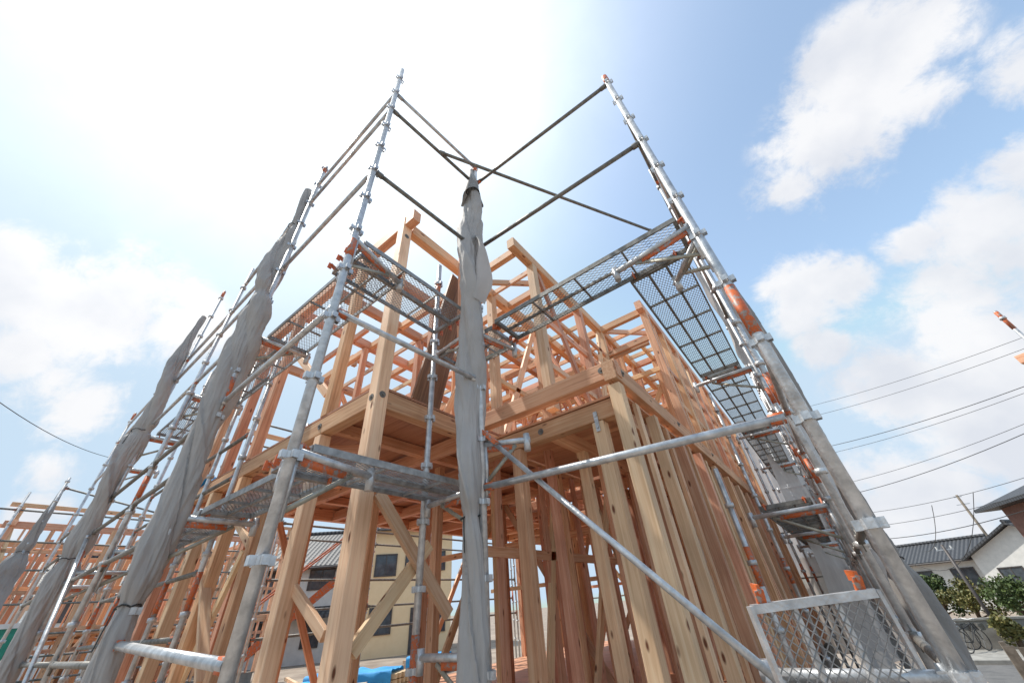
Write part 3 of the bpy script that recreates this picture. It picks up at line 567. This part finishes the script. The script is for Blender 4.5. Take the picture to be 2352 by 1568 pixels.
net('small torn pale net caught beside the right tall pole above the platform', (.07, 5.12), (.42, 5.5), 4.2, 2.7, mat=SHEETL, seed=9, amp=.06, slant=-.5)
# ================================================================ things left / behind
def small_frame(label, x0, x1, y0, y1, nx, ny, zt):
    b = Vector(((x0 + x1) / 2, (y0 + y1) / 2, GZ)); r = thing('timber_frame_house', label, 'house frame', b)
    xs = [x0 + (x1 - x0) * i / nx for i in range(nx + 1)]; ys = [y0 + (y1 - y0) * i / ny for i in range(ny + 1)]
    z1 = zt - 2.75
    for i, x in enumerate(xs):
        for j, y in enumerate(ys):
            if i in (0, nx) or j in (0, ny) or (i % 2 == 0 and j % 2 == 0): timber('column', r, (x, y, GZ + .4), (x, y, zt), .13, .13)
    for x in xs: timber('beam', r, (x, y0 - .2, z1), (x, y1 + .2, z1), .12, .22)
    for y in ys: timber('cross_beam', r, (x0 - .2, y, z1 + .03), (x1 + .2, y, z1 + .03), .12, .2)
    for x in (xs[0], xs[3], xs[-1]): timber('top_plate', r, (x, y0 - .2, zt), (x, y1 + .2, zt), .12, .18)
    for y in ys[::3]: timber('tie_beam', r, (x0 - .2, y, zt + .03), (x1 + .2, y, zt + .03), .12, .16)
    for j in range(ny): timber('stud', r, (x1, ys[j] + .3, GZ + .4), (x1, ys[j] + .3, z1), .1, .05); timber('stud', r, (x1, ys[j] + .3, z1), (x1, ys[j] + .3, zt), .1, .05); timber('stud', r, (x0, ys[j] + .3, GZ + .4), (x0, ys[j] + .3, zt), .1, .05)
    for z in (.0, z1 + 1.0, zt - .7): timber('girt', r, (x1, y0, z), (x1, y1, z), .05, .1); timber('girt', r, (xs[-2], y0, z + .2), (xs[-2], y1, z + .2), .05, .1); timber('girt', r, (xs[2], y0, z + .4), (xs[2], y1, z + .4), .05, .1)
    for j in range(0, ny, 2): timber('brace', r, (x1, ys[j], z1 if j % 4 else GZ + .5), (x1, ys[j + 1], GZ + .5 if j % 4 else z1), .05, .1, PALE); timber('brace', r, (x1, ys[j], z1 if j % 4 else zt), (x1, ys[j + 1], zt if j % 4 else z1), .05, .1, PALE)
    for i in (0, 3, nx):
        for j in range(0, ny + 1): timber('short_post', r, (xs[i], ys[j], zt), (xs[i], ys[j], zt + .5), .09, .09)
        timber('purlin', r, (xs[i], y0 - .3, zt + .55), (xs[i], y1 + .3, zt + .55), .11, .11)
    m = MB(); m.box((x0, y0, z1 + .115), (x1 - (x1 - x0) * .3, y1, z1 + .14)); m.build('upper_floor_deck', PLY, r, b)
    m = MB(); m.box((x0, y0, GZ), (x1, y1, GZ + .4)); m.build('foundation', CONC, r, b)
    return r
small_frame('distant timber house frame without roof beyond the rolled sheets on the left', -27, -19.5, 0.4, 8.6, 6, 14, 3.2)
b2 = Vector((-18.4, 4.5, GZ)); sc2 = thing('scaffold', 'thin tube scaffold in front of the distant timber frame on the left', 'scaffold', b2)
ys = [-1.5 + 1.8 * i for i in range(6)]
for y in ys: pole(sc2, b2, -18.4, y, 3.9, orange=[(.5, .9)], r=.03)
for a, b in zip(ys[:-1], ys[1:]):
    for z in (3.4, 2.6, 1.9, 1.1, .4, -.1, -.6): rail(sc2, b2, (-18.4, a, z), (-18.4, b, z), 2, r=.026)
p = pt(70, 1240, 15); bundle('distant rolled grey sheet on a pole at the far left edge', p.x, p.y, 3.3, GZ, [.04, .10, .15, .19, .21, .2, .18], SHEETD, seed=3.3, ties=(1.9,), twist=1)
pb = Vector((p.x + .3, p.y, GZ)); psc = thing('scaffold_pole', 'slim scaffold pole carrying the distant rolled sheet at the far left', 'pole', pb)
pole(psc, pb, p.x + .05, p.y, 3.6, r=.03); rail(psc, pb, (p.x + .05, p.y, 3.35), (p.x + .9, p.y + 3, 2.6), 2)
# generic house
def rect_window(root, base, c, w, h, nv, up=Vector((0, 0, 1))):
    c = Vector(c); nv = Vector(nv); side = up.cross(nv).normalized()
    m = MB()
    for k in (-1, 1):
        m.beam(c + side * (k * w / 2) - up * (h / 2), c + side * (k * w / 2) + up * (h / 2), .07, .09, up=nv)
        m.beam(c + up * (k * h / 2) - side * (w / 2 + .035), c + up * (k * h / 2) + side * (w / 2 + .035), .09, .07, up=up)
    m.beam(c - up * (h / 2), c + up * (h / 2), .05, .06, up=nv)
    f = m.build('window', TRIM, root, base)
    q = MB(); q.add([c - side * w / 2 - up * h / 2 + nv * .008, c + side * w / 2 - up * h / 2 + nv * .008, c + side * w / 2 + up * h / 2 + nv * .008, c - side * w / 2 + up * h / 2 + nv * .008], [(0, 1, 2, 3)])
    q.build('pane', GLASS, f)
def house_b(label, px, py, d, gzv, w, dp, h, rise, yaw, wall, roofm, wins, group=None, hip=False, eave=.5, door=None, band=False):
    p = pt(px, py, d); loc = Vector((p.x, p.y, gzv)); r = thing('house', label, 'house', loc, group, yaw); z0_ = Vector((0, 0, 0))
    m = MB(); m.box((-w/2, -dp/2, -.3), (w/2, dp/2, h))
    if not hip:
        m.add([(-w/2, -dp/2, h), (-w/2, dp/2, h), (-w/2, 0, h + rise * .96)], [(0, 2, 1)]); m.add([(w/2, -dp/2, h), (w/2, dp/2, h), (w/2, 0, h + rise * .96)], [(0, 1, 2)])
    m.build('wall', wall, r, z0_)
    m = MB(); e = eave; k = rise / (dp / 2); ze = h - k * e; th = .16
    if not hip:
        for sg in (-1, 1):
            v = [(-w/2 - e, sg * (dp/2 + e), ze), (w/2 + e, sg * (dp/2 + e), ze), (w/2 + e, 0, h + rise), (-w/2 - e, 0, h + rise)]
            v2 = [(a, b, c + th) for a, b, c in v]; f = [(0, 1, 2, 3), (7, 6, 5, 4), (0, 4, 5, 1), (1, 5, 6, 2), (2, 6, 7, 3), (3, 7, 4, 0)]
            m.add(v + v2, f)
    else:
        rl = max(.3, w / 2 - dp / 2)
        B4 = [(-w/2 - e, -dp/2 - e, ze), (w/2 + e, -dp/2 - e, ze), (w/2 + e, dp/2 + e, ze), (-w/2 - e, dp/2 + e, ze)]; T4 = [(a, b, c + th) for a, b, c in B4]; T = [(-rl, 0, h + rise + th), (rl, 0, h + rise + th)]
        m.add(B4 + T4 + T, [(3, 2, 1, 0), (0, 1, 5, 4), (1, 2, 6, 5), (2, 3, 7, 6), (3, 0, 4, 7), (4, 5, 9, 8), (5, 6, 9), (6, 7, 8, 9), (7, 4, 8)])
    rf = m.build('roof', roofm, r, z0_)
    q = MB(); rl = w / 2 + e if not hip else max(.3, w / 2 - dp / 2); q.tube((-rl, 0, h + rise + th + .05), (rl, 0, h + rise + th + .05), .13, 8); q.build('ridge', roofm, rf)
    g_ = MB(); g_.tube((-w/2 - e, -dp/2 - e - .06, ze + .05), (w/2 + e, -dp/2 - e - .06, ze + .05), .06, 8); g_.build('gutter', TRIM, rf)
    if band:
        m = MB(); hh = h * .5
        m.add([(-w/2 - .3, -dp/2 - .9, hh - .25), (w/2 + .3, -dp/2 - .9, hh - .25), (w/2 + .3, -dp/2 - .003, hh + .2), (-w/2 - .3, -dp/2 - .003, hh + .2), (-w/2 - .3, -dp/2 - .9, hh - .37), (w/2 + .3, -dp/2 - .9, hh - .37), (w/2 + .3, -dp/2 - .003, hh - .05), (-w/2 - .3, -dp/2 - .003, hh - .05)],
              [(0, 1, 2, 3), (7, 6, 5, 4), (0, 4, 5, 1), (1, 5, 6, 2), (2, 6, 7, 3), (3, 7, 4, 0)]); m.build('lean_to_roof', roofm, r, z0_)
    for (face, x, z, ww, hh) in wins:
        if face == 'f': rect_window(r, z0_, (x, -dp/2 - .02, z), ww, hh, (0, -1, 0))
        elif face == 'r': rect_window(r, z0_, (w/2 + .02, x, z), ww, hh, (1, 0, 0))
        else: rect_window(r, z0_, (-w/2 - .02, x, z), ww, hh, (-1, 0, 0))
    if door is not None:
        m = MB(); m.box((door - .45, -dp/2 - .05, 0), (door + .45, -dp/2 - .003, 2.1)); dd = m.build('door', TRIM, r, z0_)
        m = MB(); m.tube((door + .33, -dp/2 - .1, .95), (door + .33, -dp/2 - .1, 1.2), .02, 8); m.build('handle', GALV, dd)
    return r
def face_cam(px, d, off=0):
    p = pt(px, 1400, d); return math.atan2(p.y, p.x) - math.pi / 2 + off
house_b('cream two storey house with dark framed windows seen between the posts', 935, 1350, 30, GZ, 5.0, 6, 6.4, 1.8, face_cam(935, 30, .05), CREAM, TILE,
        [('f', -1.5, 4.3, 1.2, 1.1), ('f', 0, 4.3, .7, .9), ('f', 1.5, 4.4, 1.1, 1.0), ('f', -1.5, 1.6, 1.2, 1.2), ('f', 1.8, 1.5, .7, 1.2)], door=.6)
house_b('white two storey house with grey tiled roof and lean-to, left of the cream house', 725, 1370, 33, GZ, 7.5, 8, 4.7, 2.2, face_cam(725, 33, -.3), WHITEW, TILE,
        [('f', -2.0, 1.3, 1.6, 1.3), ('f', 1.4, 1.3, .9, 1.2), ('f', -1.8, 3.9, 1.4, 1.0), ('f', 1.4, 3.9, 1.4, 1.0), ('r', 0, 4.0, 1.5, 1.0)], door=2.8, band=True)
house_b('white house with long tiled roof far behind the distant timber frame', 400, 1350, 46, GZ, 16, 8, 4.6, 2.4, face_cam(400, 46, .1), WHITEW, TILE, [('f', -5, 3.6, 1.6, 1.1), ('f', 0, 3.6, 1.6, 1.1), ('f', 5, 3.6, 1.6, 1.1)], door=2)
house_b('grey roofed house at the far left horizon', 120, 1400, 60, GZ, 16, 9, 5.0, 2.4, face_cam(120, 60, -.2), BEIGEW, TILE, [('f', -4, 3.6, 1.6, 1.1), ('f', 3, 3.6, 1.6, 1.1)])
house_b('brown house with dark hipped tile roof, highest at the right edge', 2760, 1250, 34, LZ, 7, 6.5, 5.6, 1.2, face_cam(2760, 34, .5), BRICKW, TILE, [('f', -2.4, 3.9, 1.5, 1.1), ('f', 1, 3.9, 1.5, 1.1), ('l', 0, 4.0, 1.3, 1.0), ('l', 2.0, 1.5, 1.3, 1.0)], hip=True, eave=.8)
house_b('white house with gable end behind the garden trees at the right', 2480, 1330, 52, LZ, 8, 6.5, 3.5, 1.7, face_cam(2480, 52, 1.25), WHITEW, TILE, [('l', -1.6, 2.1, 1.3, 1.0), ('l', 1.6, 2.1, 1.3, 1.0), ('r', 1.4, 2.2, 1.4, 1.1), ('r', -1.8, 1.5, .8, .8), ('f', 0, 2.2, 1.2, 1.0), ('f', 2.8, 2.2, 1.2, 1.0)], eave=.5)
house_b('low white house with dark tile roof behind the garden trees', 2185, 1370, 54, LZ, 8, 6, 3.5, 1.2, face_cam(2185, 54, -.3), WHITEW, TILE, [('f', -2.6, 2.2, 1.4, 1.2), ('f', 0, 2.2, 1.4, 1.2), ('f', 2.6, 2.2, 1.4, 1.2)], eave=.6)
house_b('distant grey house on the right horizon beside the hanging rolled sheet', 2040, 1400, 80, LZ, 14, 9, 4.0, 1.6, face_cam(2040, 80), BEIGEW, TILE, [('f', -3, 3.0, 1.6, 1.1), ('f', 3, 3.0, 1.6, 1.1)])
# garden wall and fence
wb = Vector((10, 27.2, LZ)); gw = thing('garden_wall', 'grey concrete block garden wall with coping along the street', 'wall', wb)
m = MB(); m.box((2, 27.1, LZ - .2), (26, 27.25, LZ + 1.0)); m.build('block_wall', CONC, gw, wb)
m = MB(); m.box((1.98, 27.05, LZ + 1.0), (26.02, 27.3, LZ + 1.07)); m.build('coping', CONC, gw, wb)
fb = Vector((7, 18.9, LZ)); fe = thing('board_fence', 'low weathered board fence on the near side of the street at the right', 'fence', fb)
m = MB()
for k in range(30): m.box((2.6 + k * .28, 18.9, LZ + .1), (2.82 + k * .28, 18.92, LZ + .85 + .12 * random.random()))
m.build('fence_boards', FENCE, fe, fb)
for k in range(6): m = MB(); m.box((2.6 + k * 1.6, 18.93, LZ - .1), (2.7 + k * 1.6, 19.03, LZ + 1.05)); m.build('fence_post', FENCE, fe, fb)
# trees
def tree(label, loc, h, r, n, mat, name='tree', seed=0, trunk=.12, group=None):
    rnd = random.Random(seed); root = thing(name, label, 'tree', loc, group); b = Vector((0, 0, 0)); m = MB()
    m.tube((0, 0, -.2), (.1, .05, h * .5), trunk, 8, r2=trunk * .6); cl = []
    for k in range(11):
        a = rnd.uniform(0, 6.28); rr = r * rnd.uniform(.2, .8); z = h * rnd.uniform(.35, .95); e = Vector((rr * math.cos(a), rr * math.sin(a), z))
        m.tube((.08, .04, h * rnd.uniform(.25, .48)), e, trunk * .4, 6, r2=trunk * .12); cl.append((e, r * rnd.uniform(.28, .5)))
    m.build('trunk', BARK, root, b)
    m = MB()
    for k in range(n):
        c, cr = rnd.choice(cl); d = Vector((rnd.gauss(0, 1), rnd.gauss(0, 1), rnd.gauss(0, .8))); d = d / (d.length + .01) * cr * rnd.uniform(.3, 1.05); p = c + d
        s_ = rnd.uniform(.04, .09); x = Vector((rnd.uniform(-1, 1), rnd.uniform(-1, 1), rnd.uniform(-1, 1))).normalized(); y = x.cross(Vector((rnd.uniform(-1, 1), rnd.uniform(-1, 1), rnd.uniform(-1, 1)))).normalized()
        m.add([p - x * s_, p - y * s_ * .6, p + x * s_, p + y * s_ * .6], [(0, 1, 2, 3)])
    m.build('crown', mat, root, b)
def low(px, d): p = pt(px, 1400, d); return Vector((p.x, p.y, LZ))
tree('dense green garden tree right of the rolled sheet at the right', low(2165, 34), 2.6, 1.0, 3400, LEAF, seed=1)
tree('olive green round tree in front of the white house', low(2235, 33), 2.5, 1.0, 3400, LEAF2, seed=2)
tree('dark green bushy tree behind the garden wall at the right edge', low(2335, 31), 2.3, 1.1, 3400, LEAF, seed=3)
tree('small dark shrub tree beside the hanging rolled sheet', low(2115, 30), 2.0, .8, 2200, LEAF, seed=4)
tree('low clipped shrub tree on the street side by the bicycles', low(2285, 26.9), 1.1, .6, 1800, LEAF2, seed=5)
# utility poles and wires
def lowpole(px, py, d, label, zt, r=.14, arms=True):
    p = pt(px, py, d); b = Vector((p.x, p.y, LZ)); q = thing('utility_pole', label, 'utility pole', b)
    m = MB(); m.tube((0, 0, -.2), (0, 0, zt - LZ), r, 12, r2=r * .75); m.build('post', TRIM if not arms else FENCE, q, None, smooth=True)
    m = MB(); m.beam((-.3, 0, zt - LZ - .2), (.3, 0, zt - LZ - .2), .05, .05)
    if arms: m.beam((-.5, .02, zt - LZ - .9), (.5, .02, zt - LZ - .9), .06, .06)
    m.build('cross_arm', GALV, q)
    for k in (-.25, 0, .25):
        m = MB(); m.tube((k, 0, zt - LZ - .17), (k, 0, zt - LZ - .06), .035, 8); m.build('insulator', WHITEP, q)
    return b
lowpole(2166, 1255, 28, 'short dark wooden pole standing before the garden wall at the right', .95, .075, False)
lowpole(2222, 1170, 62, 'distant utility pole among the right hand roofs', 6.2)
def wire(label, a, b, sag, r=.012, n=14):
    a, b = Vector(a), Vector(b); m = MB(); pts = [a.lerp(b, i / n) - Vector((0, 0, sag * 4 * (i / n) * (1 - i / n))) for i in range(n + 1)]
    m.path(pts, r, 5); tag(m.build('power_line', BLACK, None, (a + b) / 2), label, 'power line', 'overhead power lines')
lines = [((1760, 955), (2420, 748), 'topmost'), ((1765, 978), (2420, 775), 'second from the top'), ((1800, 1045), (2420, 862), 'third from the top'), ((1800, 1062), (2420, 877), 'fourth from the top'),
         ((1850, 1128), (2420, 945), 'fifth from the top'), ((1880, 1150), (2420, 965), 'sixth from the top'), ((1900, 1185), (2420, 1075), 'seventh from the top'), ((1900, 1215), (2420, 1115), 'eighth from the top'), ((1960, 1240), (2420, 1150), 'lowest')]
for k, (a, b, nm) in enumerate(lines):
    wire('black power line across the right sky, ' + nm, pt(*a, 34), pt(*b, 27), .35, r=.011 + .005 * (k % 3 == 2))
wire('black cable drooping across the left sky', pt(-60, 880, 16), pt(275, 1055, 26), .3, .011)
wire('thin drop cable hanging down toward the roofs at the right', pt(2235, 1130, 30), pt(2090, 1290, 40), 1.6, .014)
wire('second thin drop cable hanging beside the utility pole', pt(2140, 1160, 30), pt(2110, 1262, 42), .8, .014)
# neighbour pole with orange tip, timber end at right edge
p = pt(2285, 715, 9); b = Vector((p.x, p.y, gz(p.x, p.y))); q = thing('scaffold_pole', 'short visible top of a scaffold pole with orange tip at the right edge', 'pole', b); pole(q, b, p.x, p.y, p.z, z0=b.z, tip=True, orange=[(p.z - .35, p.z - .05)], off=.05)
p = pt(2340, 828, 10); q = thing('neighbour_timber_beam', 'timber beam end poking in at the right edge below the orange tipped pole', 'timber beam', p); timber('beam', q, p, p + Vector((2.2, -1.2, 0)), .12, .14)
p2 = p + Vector((2.0, -1.1, 0)); timber('column', q, (p2.x, p2.y, gz(p2.x, p2.y)), (p2.x, p2.y, p.z - .07), .12, .12)
# bicycles
def bicycle(label, px, d, yaw, frame_m):
    p = pt(px, 1490, d); base = Vector((p.x, p.y, LZ + .12)); r = thing('bicycle', label, 'bicycle', base, 'bicycles on the pavement', yaw)
    for x in (-.52, .52):
        m = MB(); pts = [(x + .33 * math.cos(k / 12 * math.pi), 0, .34 + .33 * math.sin(k / 12 * math.pi)) for k in range(25)]; m.path(pts, .018, 6); w_ = m.build('wheel', BLACK, r)
        m = MB()
        for k in range(6): m.tube((x, 0, .34), (x + .32 * math.cos(k * 1.047), 0, .34 + .32 * math.sin(k * 1.047)), .003, 4)
        m.build('spokes', GALV, w_)
    m = MB()
    for a, c in [((-.52, .34), (-.1, .3)), ((-.1, .3), (-.2, .8)), ((-.1, .3), (.4, .78)), ((-.18, .72), (.38, .86)), ((.52, .34), (.38, .9)), ((-.52, .34), (-.18, .72))]: m.tube((a[0], 0, a[1]), (c[0], 0, c[1]), .017, 8)
    m.build('frame', frame_m, r)
    m = MB(); m.path([(.3, -.28, 1.0), (.4, -.2, 1.02), (.38, 0, .98), (.4, .2, 1.02), (.3, .28, 1.0)], .013, 6); m.build('handlebar', GALV, r)
    m = MB(); m.add([(-.34, -.08, .84), (-.34, .08, .84), (-.05, .02, .85), (-.05, -.02, .85), (-.34, -.08, .89), (-.34, .08, .89), (-.05, .02, .88), (-.05, -.02, .88)], [(3, 2, 1, 0), (4, 5, 6, 7), (0, 1, 5, 4), (1, 2, 6, 5), (2, 3, 7, 6), (3, 0, 4, 7)]); m.build('saddle', BLACK, r)
    m = MB(); m.box((.5, -.15, .62), (.8, .15, .64)); m.beam((.5, -.15, .74), (.8, -.15, .74), .01, .2); m.beam((.5, .15, .74), (.8, .15, .74), .01, .2); m.beam((.8, -.15, .74), (.8, .15, .74), .01, .2); m.build('basket', DARKM, r)
bicycle('silver bicycle parked by the garden wall, left of the two', 2205, 26.4, .4, GALV)
bicycle('dark bicycle parked by the garden wall, right of the two', 2250, 26.0, .9, BLACK)
# portable toilet, tarps, lumber, stair
p = pt(12, 1440, 17); b = Vector((p.x, p.y, GZ)); q = thing('portable_toilet', 'green plastic portable toilet at the far left edge', 'portable toilet', b, None, -.3)
m = MB(); m.box((-.5, -.5, .05), (.5, .5, 2.1)); m.build('cabin', GREEN, q)
m = MB(); m.box((-.53, -.53, 2.1), (.53, .53, 2.2)); m.tube((.3, .3, 2.2), (.3, .3, 2.45), .05, 8); m.build('roof', WHITEW, q)
m = MB(); m.box((.503, -.35, .15), (.53, .35, 2.0)); dd = m.build('door', GREEN, q); m = MB(); m.box((.532, .22, 1.0), (.56, .27, 1.15)); m.build('handle', BLACK, dd)
def pile(label, c, yaw, L, w, h, group='blue covered lumber stacks'):
    base = Vector(c); r = thing('covered_lumber_stack', label, 'lumber stack', base, group, yaw); m = MB()
    for k in range(5):
        for j in range(3): m.box((-L/2 - .1 + .05 * k, -w/2 + w / 5 * k + .02, .08 + j * h / 3.4), (L/2 + .05 * k, -w/2 + w / 5 * (k + 1) - .02, .08 + (j + 1) * h / 3.4 - .02))
    m.build('lumber', PALE, r); m = MB(); v = []; nx, ny = 24, 16
    for i in range(nx + 1):
        for j in range(ny + 1):
            u, w2 = i / nx, j / ny; a = (w2 - .5) * 2; yy = max(-1, min(1, a * 1.7)) * (w / 2 + .06); drop = max(0, abs(a) * 1.7 - 1) * h * 1.25
            v.append(((u - .5) * (L * .92), yy + .05 * noise.noise(Vector((u * 6, w2 * 4, L))), .1 + h - drop + .07 * noise.noise(Vector((u * 7, w2 * 6, c[0])))))
    m.add(v, [(i * (ny + 1) + j, i * (ny + 1) + j + 1, (i + 1) * (ny + 1) + j + 1, (i + 1) * (ny + 1) + j) for i in range(nx) for j in range(ny)]); m.build('tarp', BLUE, r, smooth=True)
for k, (px, py, d, L, yw, lb_) in enumerate([(665, 1545, 12.6, 3.0, .75, 'low lumber stack under blue tarp between the left posts'), (820, 1520, 14.4, 2.6, .6, 'low lumber stack under blue tarp below the cream house'), (200, 1500, 15, 2.6, .3, 'small blue covered stack at the lower left'), (985, 1540, 17.5, 1.4, .5, 'blue covered stack just left of the rolled sheet foot')]):
    p = pt(px, py, d); pile(lb_, (p.x, p.y, GZ), yw, L, 1.0, .42)
p = on_t(478, 1105, 1.75); m = MB(); v = []
for i in range(9):
    for j in range(9): v.append((p.x + .35 - i * .09, 1.72 + j * .12, F2 + .035 + .05 * abs(noise.noise(Vector((i * .5, j * .5, 3)))) + (.12 if 2 < i < 6 else 0)))
m.add(v, [(i * 9 + j, i * 9 + j + 1, (i + 1) * 9 + j + 1, (i + 1) * 9 + j) for i in range(8) for j in range(8)])
tag(m.build('folded_tarp', BLUE, None, (p.x, 2, F2), smooth=True), 'folded blue tarp lying on the upper floor edge at the left', 'tarp')
sb_ = Vector((-11.5, 6, GZ)); st_ = thing('scaffold_stair', 'orange steel scaffold stair seen between the posts left of the white house', 'stair', sb_)
a0, a1 = pt(400, 1490, 12), pt(520, 1385, 12); a0.z = -1.5; a1 = a0 + Vector((1.6, 3.2, 3.0))
for k in (0, .55):
    m = MB(); m.beam(a0 + Vector((k, -k * .5, 0)), a1 + Vector((k, -k * .5, 0)), .04, .16); m.build('stringer', ORANGE, st_, sb_)
    m = MB(); m.tube(a0 + Vector((k, -k * .5, .9)), a1 + Vector((k, -k * .5, .9)), .02, 8); m.build('handrail', ORANGE, st_, sb_)
for k in range(1, 12):
    c = a0.lerp(a1, k / 12); m = MB(); m.beam(c, c + Vector((.55, -.275, 0)), .2, .03); m.build('tread', DARKM, st_, sb_)
for k, (px, d) in enumerate([(690, 17), (560, 14), (300, 13), (1000, 19)]):
    p = pt(px, 1500, d); b = Vector((p.x, p.y, GZ)); q = thing('timber_pile', 'loose pile of offcut timber on the lot, ' + ['below the white house', 'between the left posts', 'at the lower left', 'below the cream house'][k], 'timber pile', b)
    for j in range(7):
        a = random.uniform(-.4, .4) + k; c = Vector((random.uniform(-.5, .5), random.uniform(-.5, .5), .06 + .09 * (j % 3))); dv = Vector((math.cos(a), math.sin(a), 0)) * random.uniform(.6, 1.3)
        timber('offcut', q, b + c - dv, b + c + dv, .1, .09, random.choice([WOOD, PALE]))
# ================================================================ LIGHT
sd = Vector((-651, -213, 1144)).normalized()
ld = bpy.data.lights.new('sun', 'SUN'); ld.energy = 4.9; ld.angle = math.radians(.53); ld.color = (1, .95, .87)
lo = bpy.data.objects.new('sun', ld); C.objects.link(lo); lo.rotation_euler = sd.to_track_quat('Z', 'Y').to_euler(); lo.location = (0, 0, 30)
wd = bpy.data.worlds.new('World'); bpy.context.scene.world = wd; wd.use_nodes = True; nt = wd.node_tree; L = nt.links
bg = nt.nodes['Background']; STR = .15; bg.inputs['Strength'].default_value = STR
sky = N(nt, 'ShaderNodeTexSky', sky_type='NISHITA', sun_disc=False, sun_elevation=math.asin(sd.z), sun_rotation=math.atan2(sd.x, sd.y), air_density=1.0, dust_density=1.0, ozone_density=1.0)
tc = N(nt, 'ShaderNodeTexCoord'); D = tc.outputs['Generated']
def mth(op, a, b=None, clamp=False):
    n_ = N(nt, 'ShaderNodeMath', operation=op, use_clamp=clamp)
    for i, v in enumerate((a, b)):
        if v is None: continue
        if isinstance(v, (int, float)): n_.inputs[i].default_value = v
        else: L.new(v, n_.inputs[i])
    return n_.outputs[0]
nz = N(nt, 'ShaderNodeTexNoise', Scale=4.6, Detail=12, Roughness=.62, Distortion=.25); L.new(D, nz.inputs['Vector'])
nw = N(nt, 'ShaderNodeTexNoise', Scale=15, Detail=10, Roughness=.68, Distortion=.4); L.new(D, nw.inputs['Vector'])
def blob(px, py, rpx):
    c = ray(px, py).normalized(); e = ray(px + rpx, py).normalized(); ang = c.angle(e)
    d = N(nt, 'ShaderNodeVectorMath', operation='DISTANCE'); L.new(D, d.inputs[0]); d.inputs[1].default_value = c
    return mth('SUBTRACT', 1.0, mth('DIVIDE', d.outputs['Value'], ang * 1.65), True)
clouds = [(1985, 190, 170), (1900, 330, 150), (1820, 440, 90), (2060, 110, 130), (2110, 240, 110), (2370, 150, 130), (1850, 670, 110), (1940, 660, 80), (1890, 800, 60), (2260, 520, 200), (2340, 380, 140), (2190, 700, 190), (2290, 800, 300), (2060, 880, 160), (2260, 1000, 260), (2350, 600, 220), (2110, 560, 90), (2150, 1130, 220), (2040, 1250, 160),
          (40, 570, 100), (110, 690, 130), (270, 720, 170), (400, 760, 110), (30, 810, 90), (190, 930, 120), (110, 1085, 70), (60, 1180, 80)]
acc = None
for c in clouds:
    b_ = blob(*c); acc = b_ if acc is None else mth('MAXIMUM', acc, b_)
dens = mth('ADD', mth('MULTIPLY', acc, 1.6), mth('ADD', mth('MULTIPLY', mth('SUBTRACT', nz.outputs['Fac'], .5), 3.6), mth('MULTIPLY', mth('SUBTRACT', nw.outputs['Fac'], .5), 2.0)))
mr = N(nt, 'ShaderNodeMapRange', interpolation_type='SMOOTHSTEP'); mr.inputs['From Min'].default_value = .2; mr.inputs['From Max'].default_value = 1.15; L.new(dens, mr.inputs['Value'])
gate = N(nt, 'ShaderNodeMapRange', interpolation_type='SMOOTHSTEP'); gate.inputs['From Min'].default_value = 0; gate.inputs['From Max'].default_value = .3; L.new(acc, gate.inputs['Value'])
cf = mth('MULTIPLY', mr.outputs[0], gate.outputs[0])
cf = mth('MULTIPLY', cf, .95)
cr = ramp(nt, [(.35, (5.1, 5.3, 5.75)), (.6, (6.5, 6.5, 6.6))]); nb = N(nt, 'ShaderNodeTexNoise', Scale=6, Detail=8); L.new(D, nb.inputs['Vector']); L.new(nb.outputs['Fac'], cr.inputs[0])
c = ray(740, 40).normalized(); d = N(nt, 'ShaderNodeVectorMath', operation='DISTANCE'); L.new(D, d.inputs[0]); d.inputs[1].default_value = c
gl = mth('POWER', mth('SUBTRACT', 1.0, mth('DIVIDE', d.outputs['Value'], .86), True), 1.8)
gl = mth('MULTIPLY', gl, mth('ADD', .6, mth('MULTIPLY', nz.outputs['Fac'], .8)))
skm = N(nt, 'ShaderNodeMixRGB', blend_type='MULTIPLY'); skm.inputs[0].default_value = 1; skm.inputs[2].default_value = (2.6, 2.4, 2.0, 1); L.new(sky.outputs[0], skm.inputs[1])
mn = N(nt, 'ShaderNodeVectorMath', operation='MINIMUM'); mn.inputs[1].default_value = (4.0, 5.1, 6.2); L.new(skm.outputs[0], mn.inputs[0])
mix = N(nt, 'ShaderNodeMixRGB'); L.new(cf, mix.inputs[0]); L.new(mn.outputs[0], mix.inputs[1]); L.new(cr.outputs[0], mix.inputs[2])
gm = N(nt, 'ShaderNodeMixRGB', blend_type='ADD'); gm.inputs[0].default_value = 1; L.new(mix.outputs[0], gm.inputs[1])
gc = N(nt, 'ShaderNodeVectorMath', operation='SCALE'); gc.inputs[0].default_value = (9.5, 9.0, 8.2); L.new(gl, gc.inputs['Scale']); L.new(gc.outputs[0], gm.inputs[2])
L.new(gm.outputs[0], bg.inputs['Color'])
sc = bpy.context.scene; sc.view_settings.view_transform = 'Standard'; sc.view_settings.look = 'None'; sc.view_settings.exposure = 0
for o in list(bpy.data.objects):
    if o.parent is None: o.location.z += H
cam.location.z = H
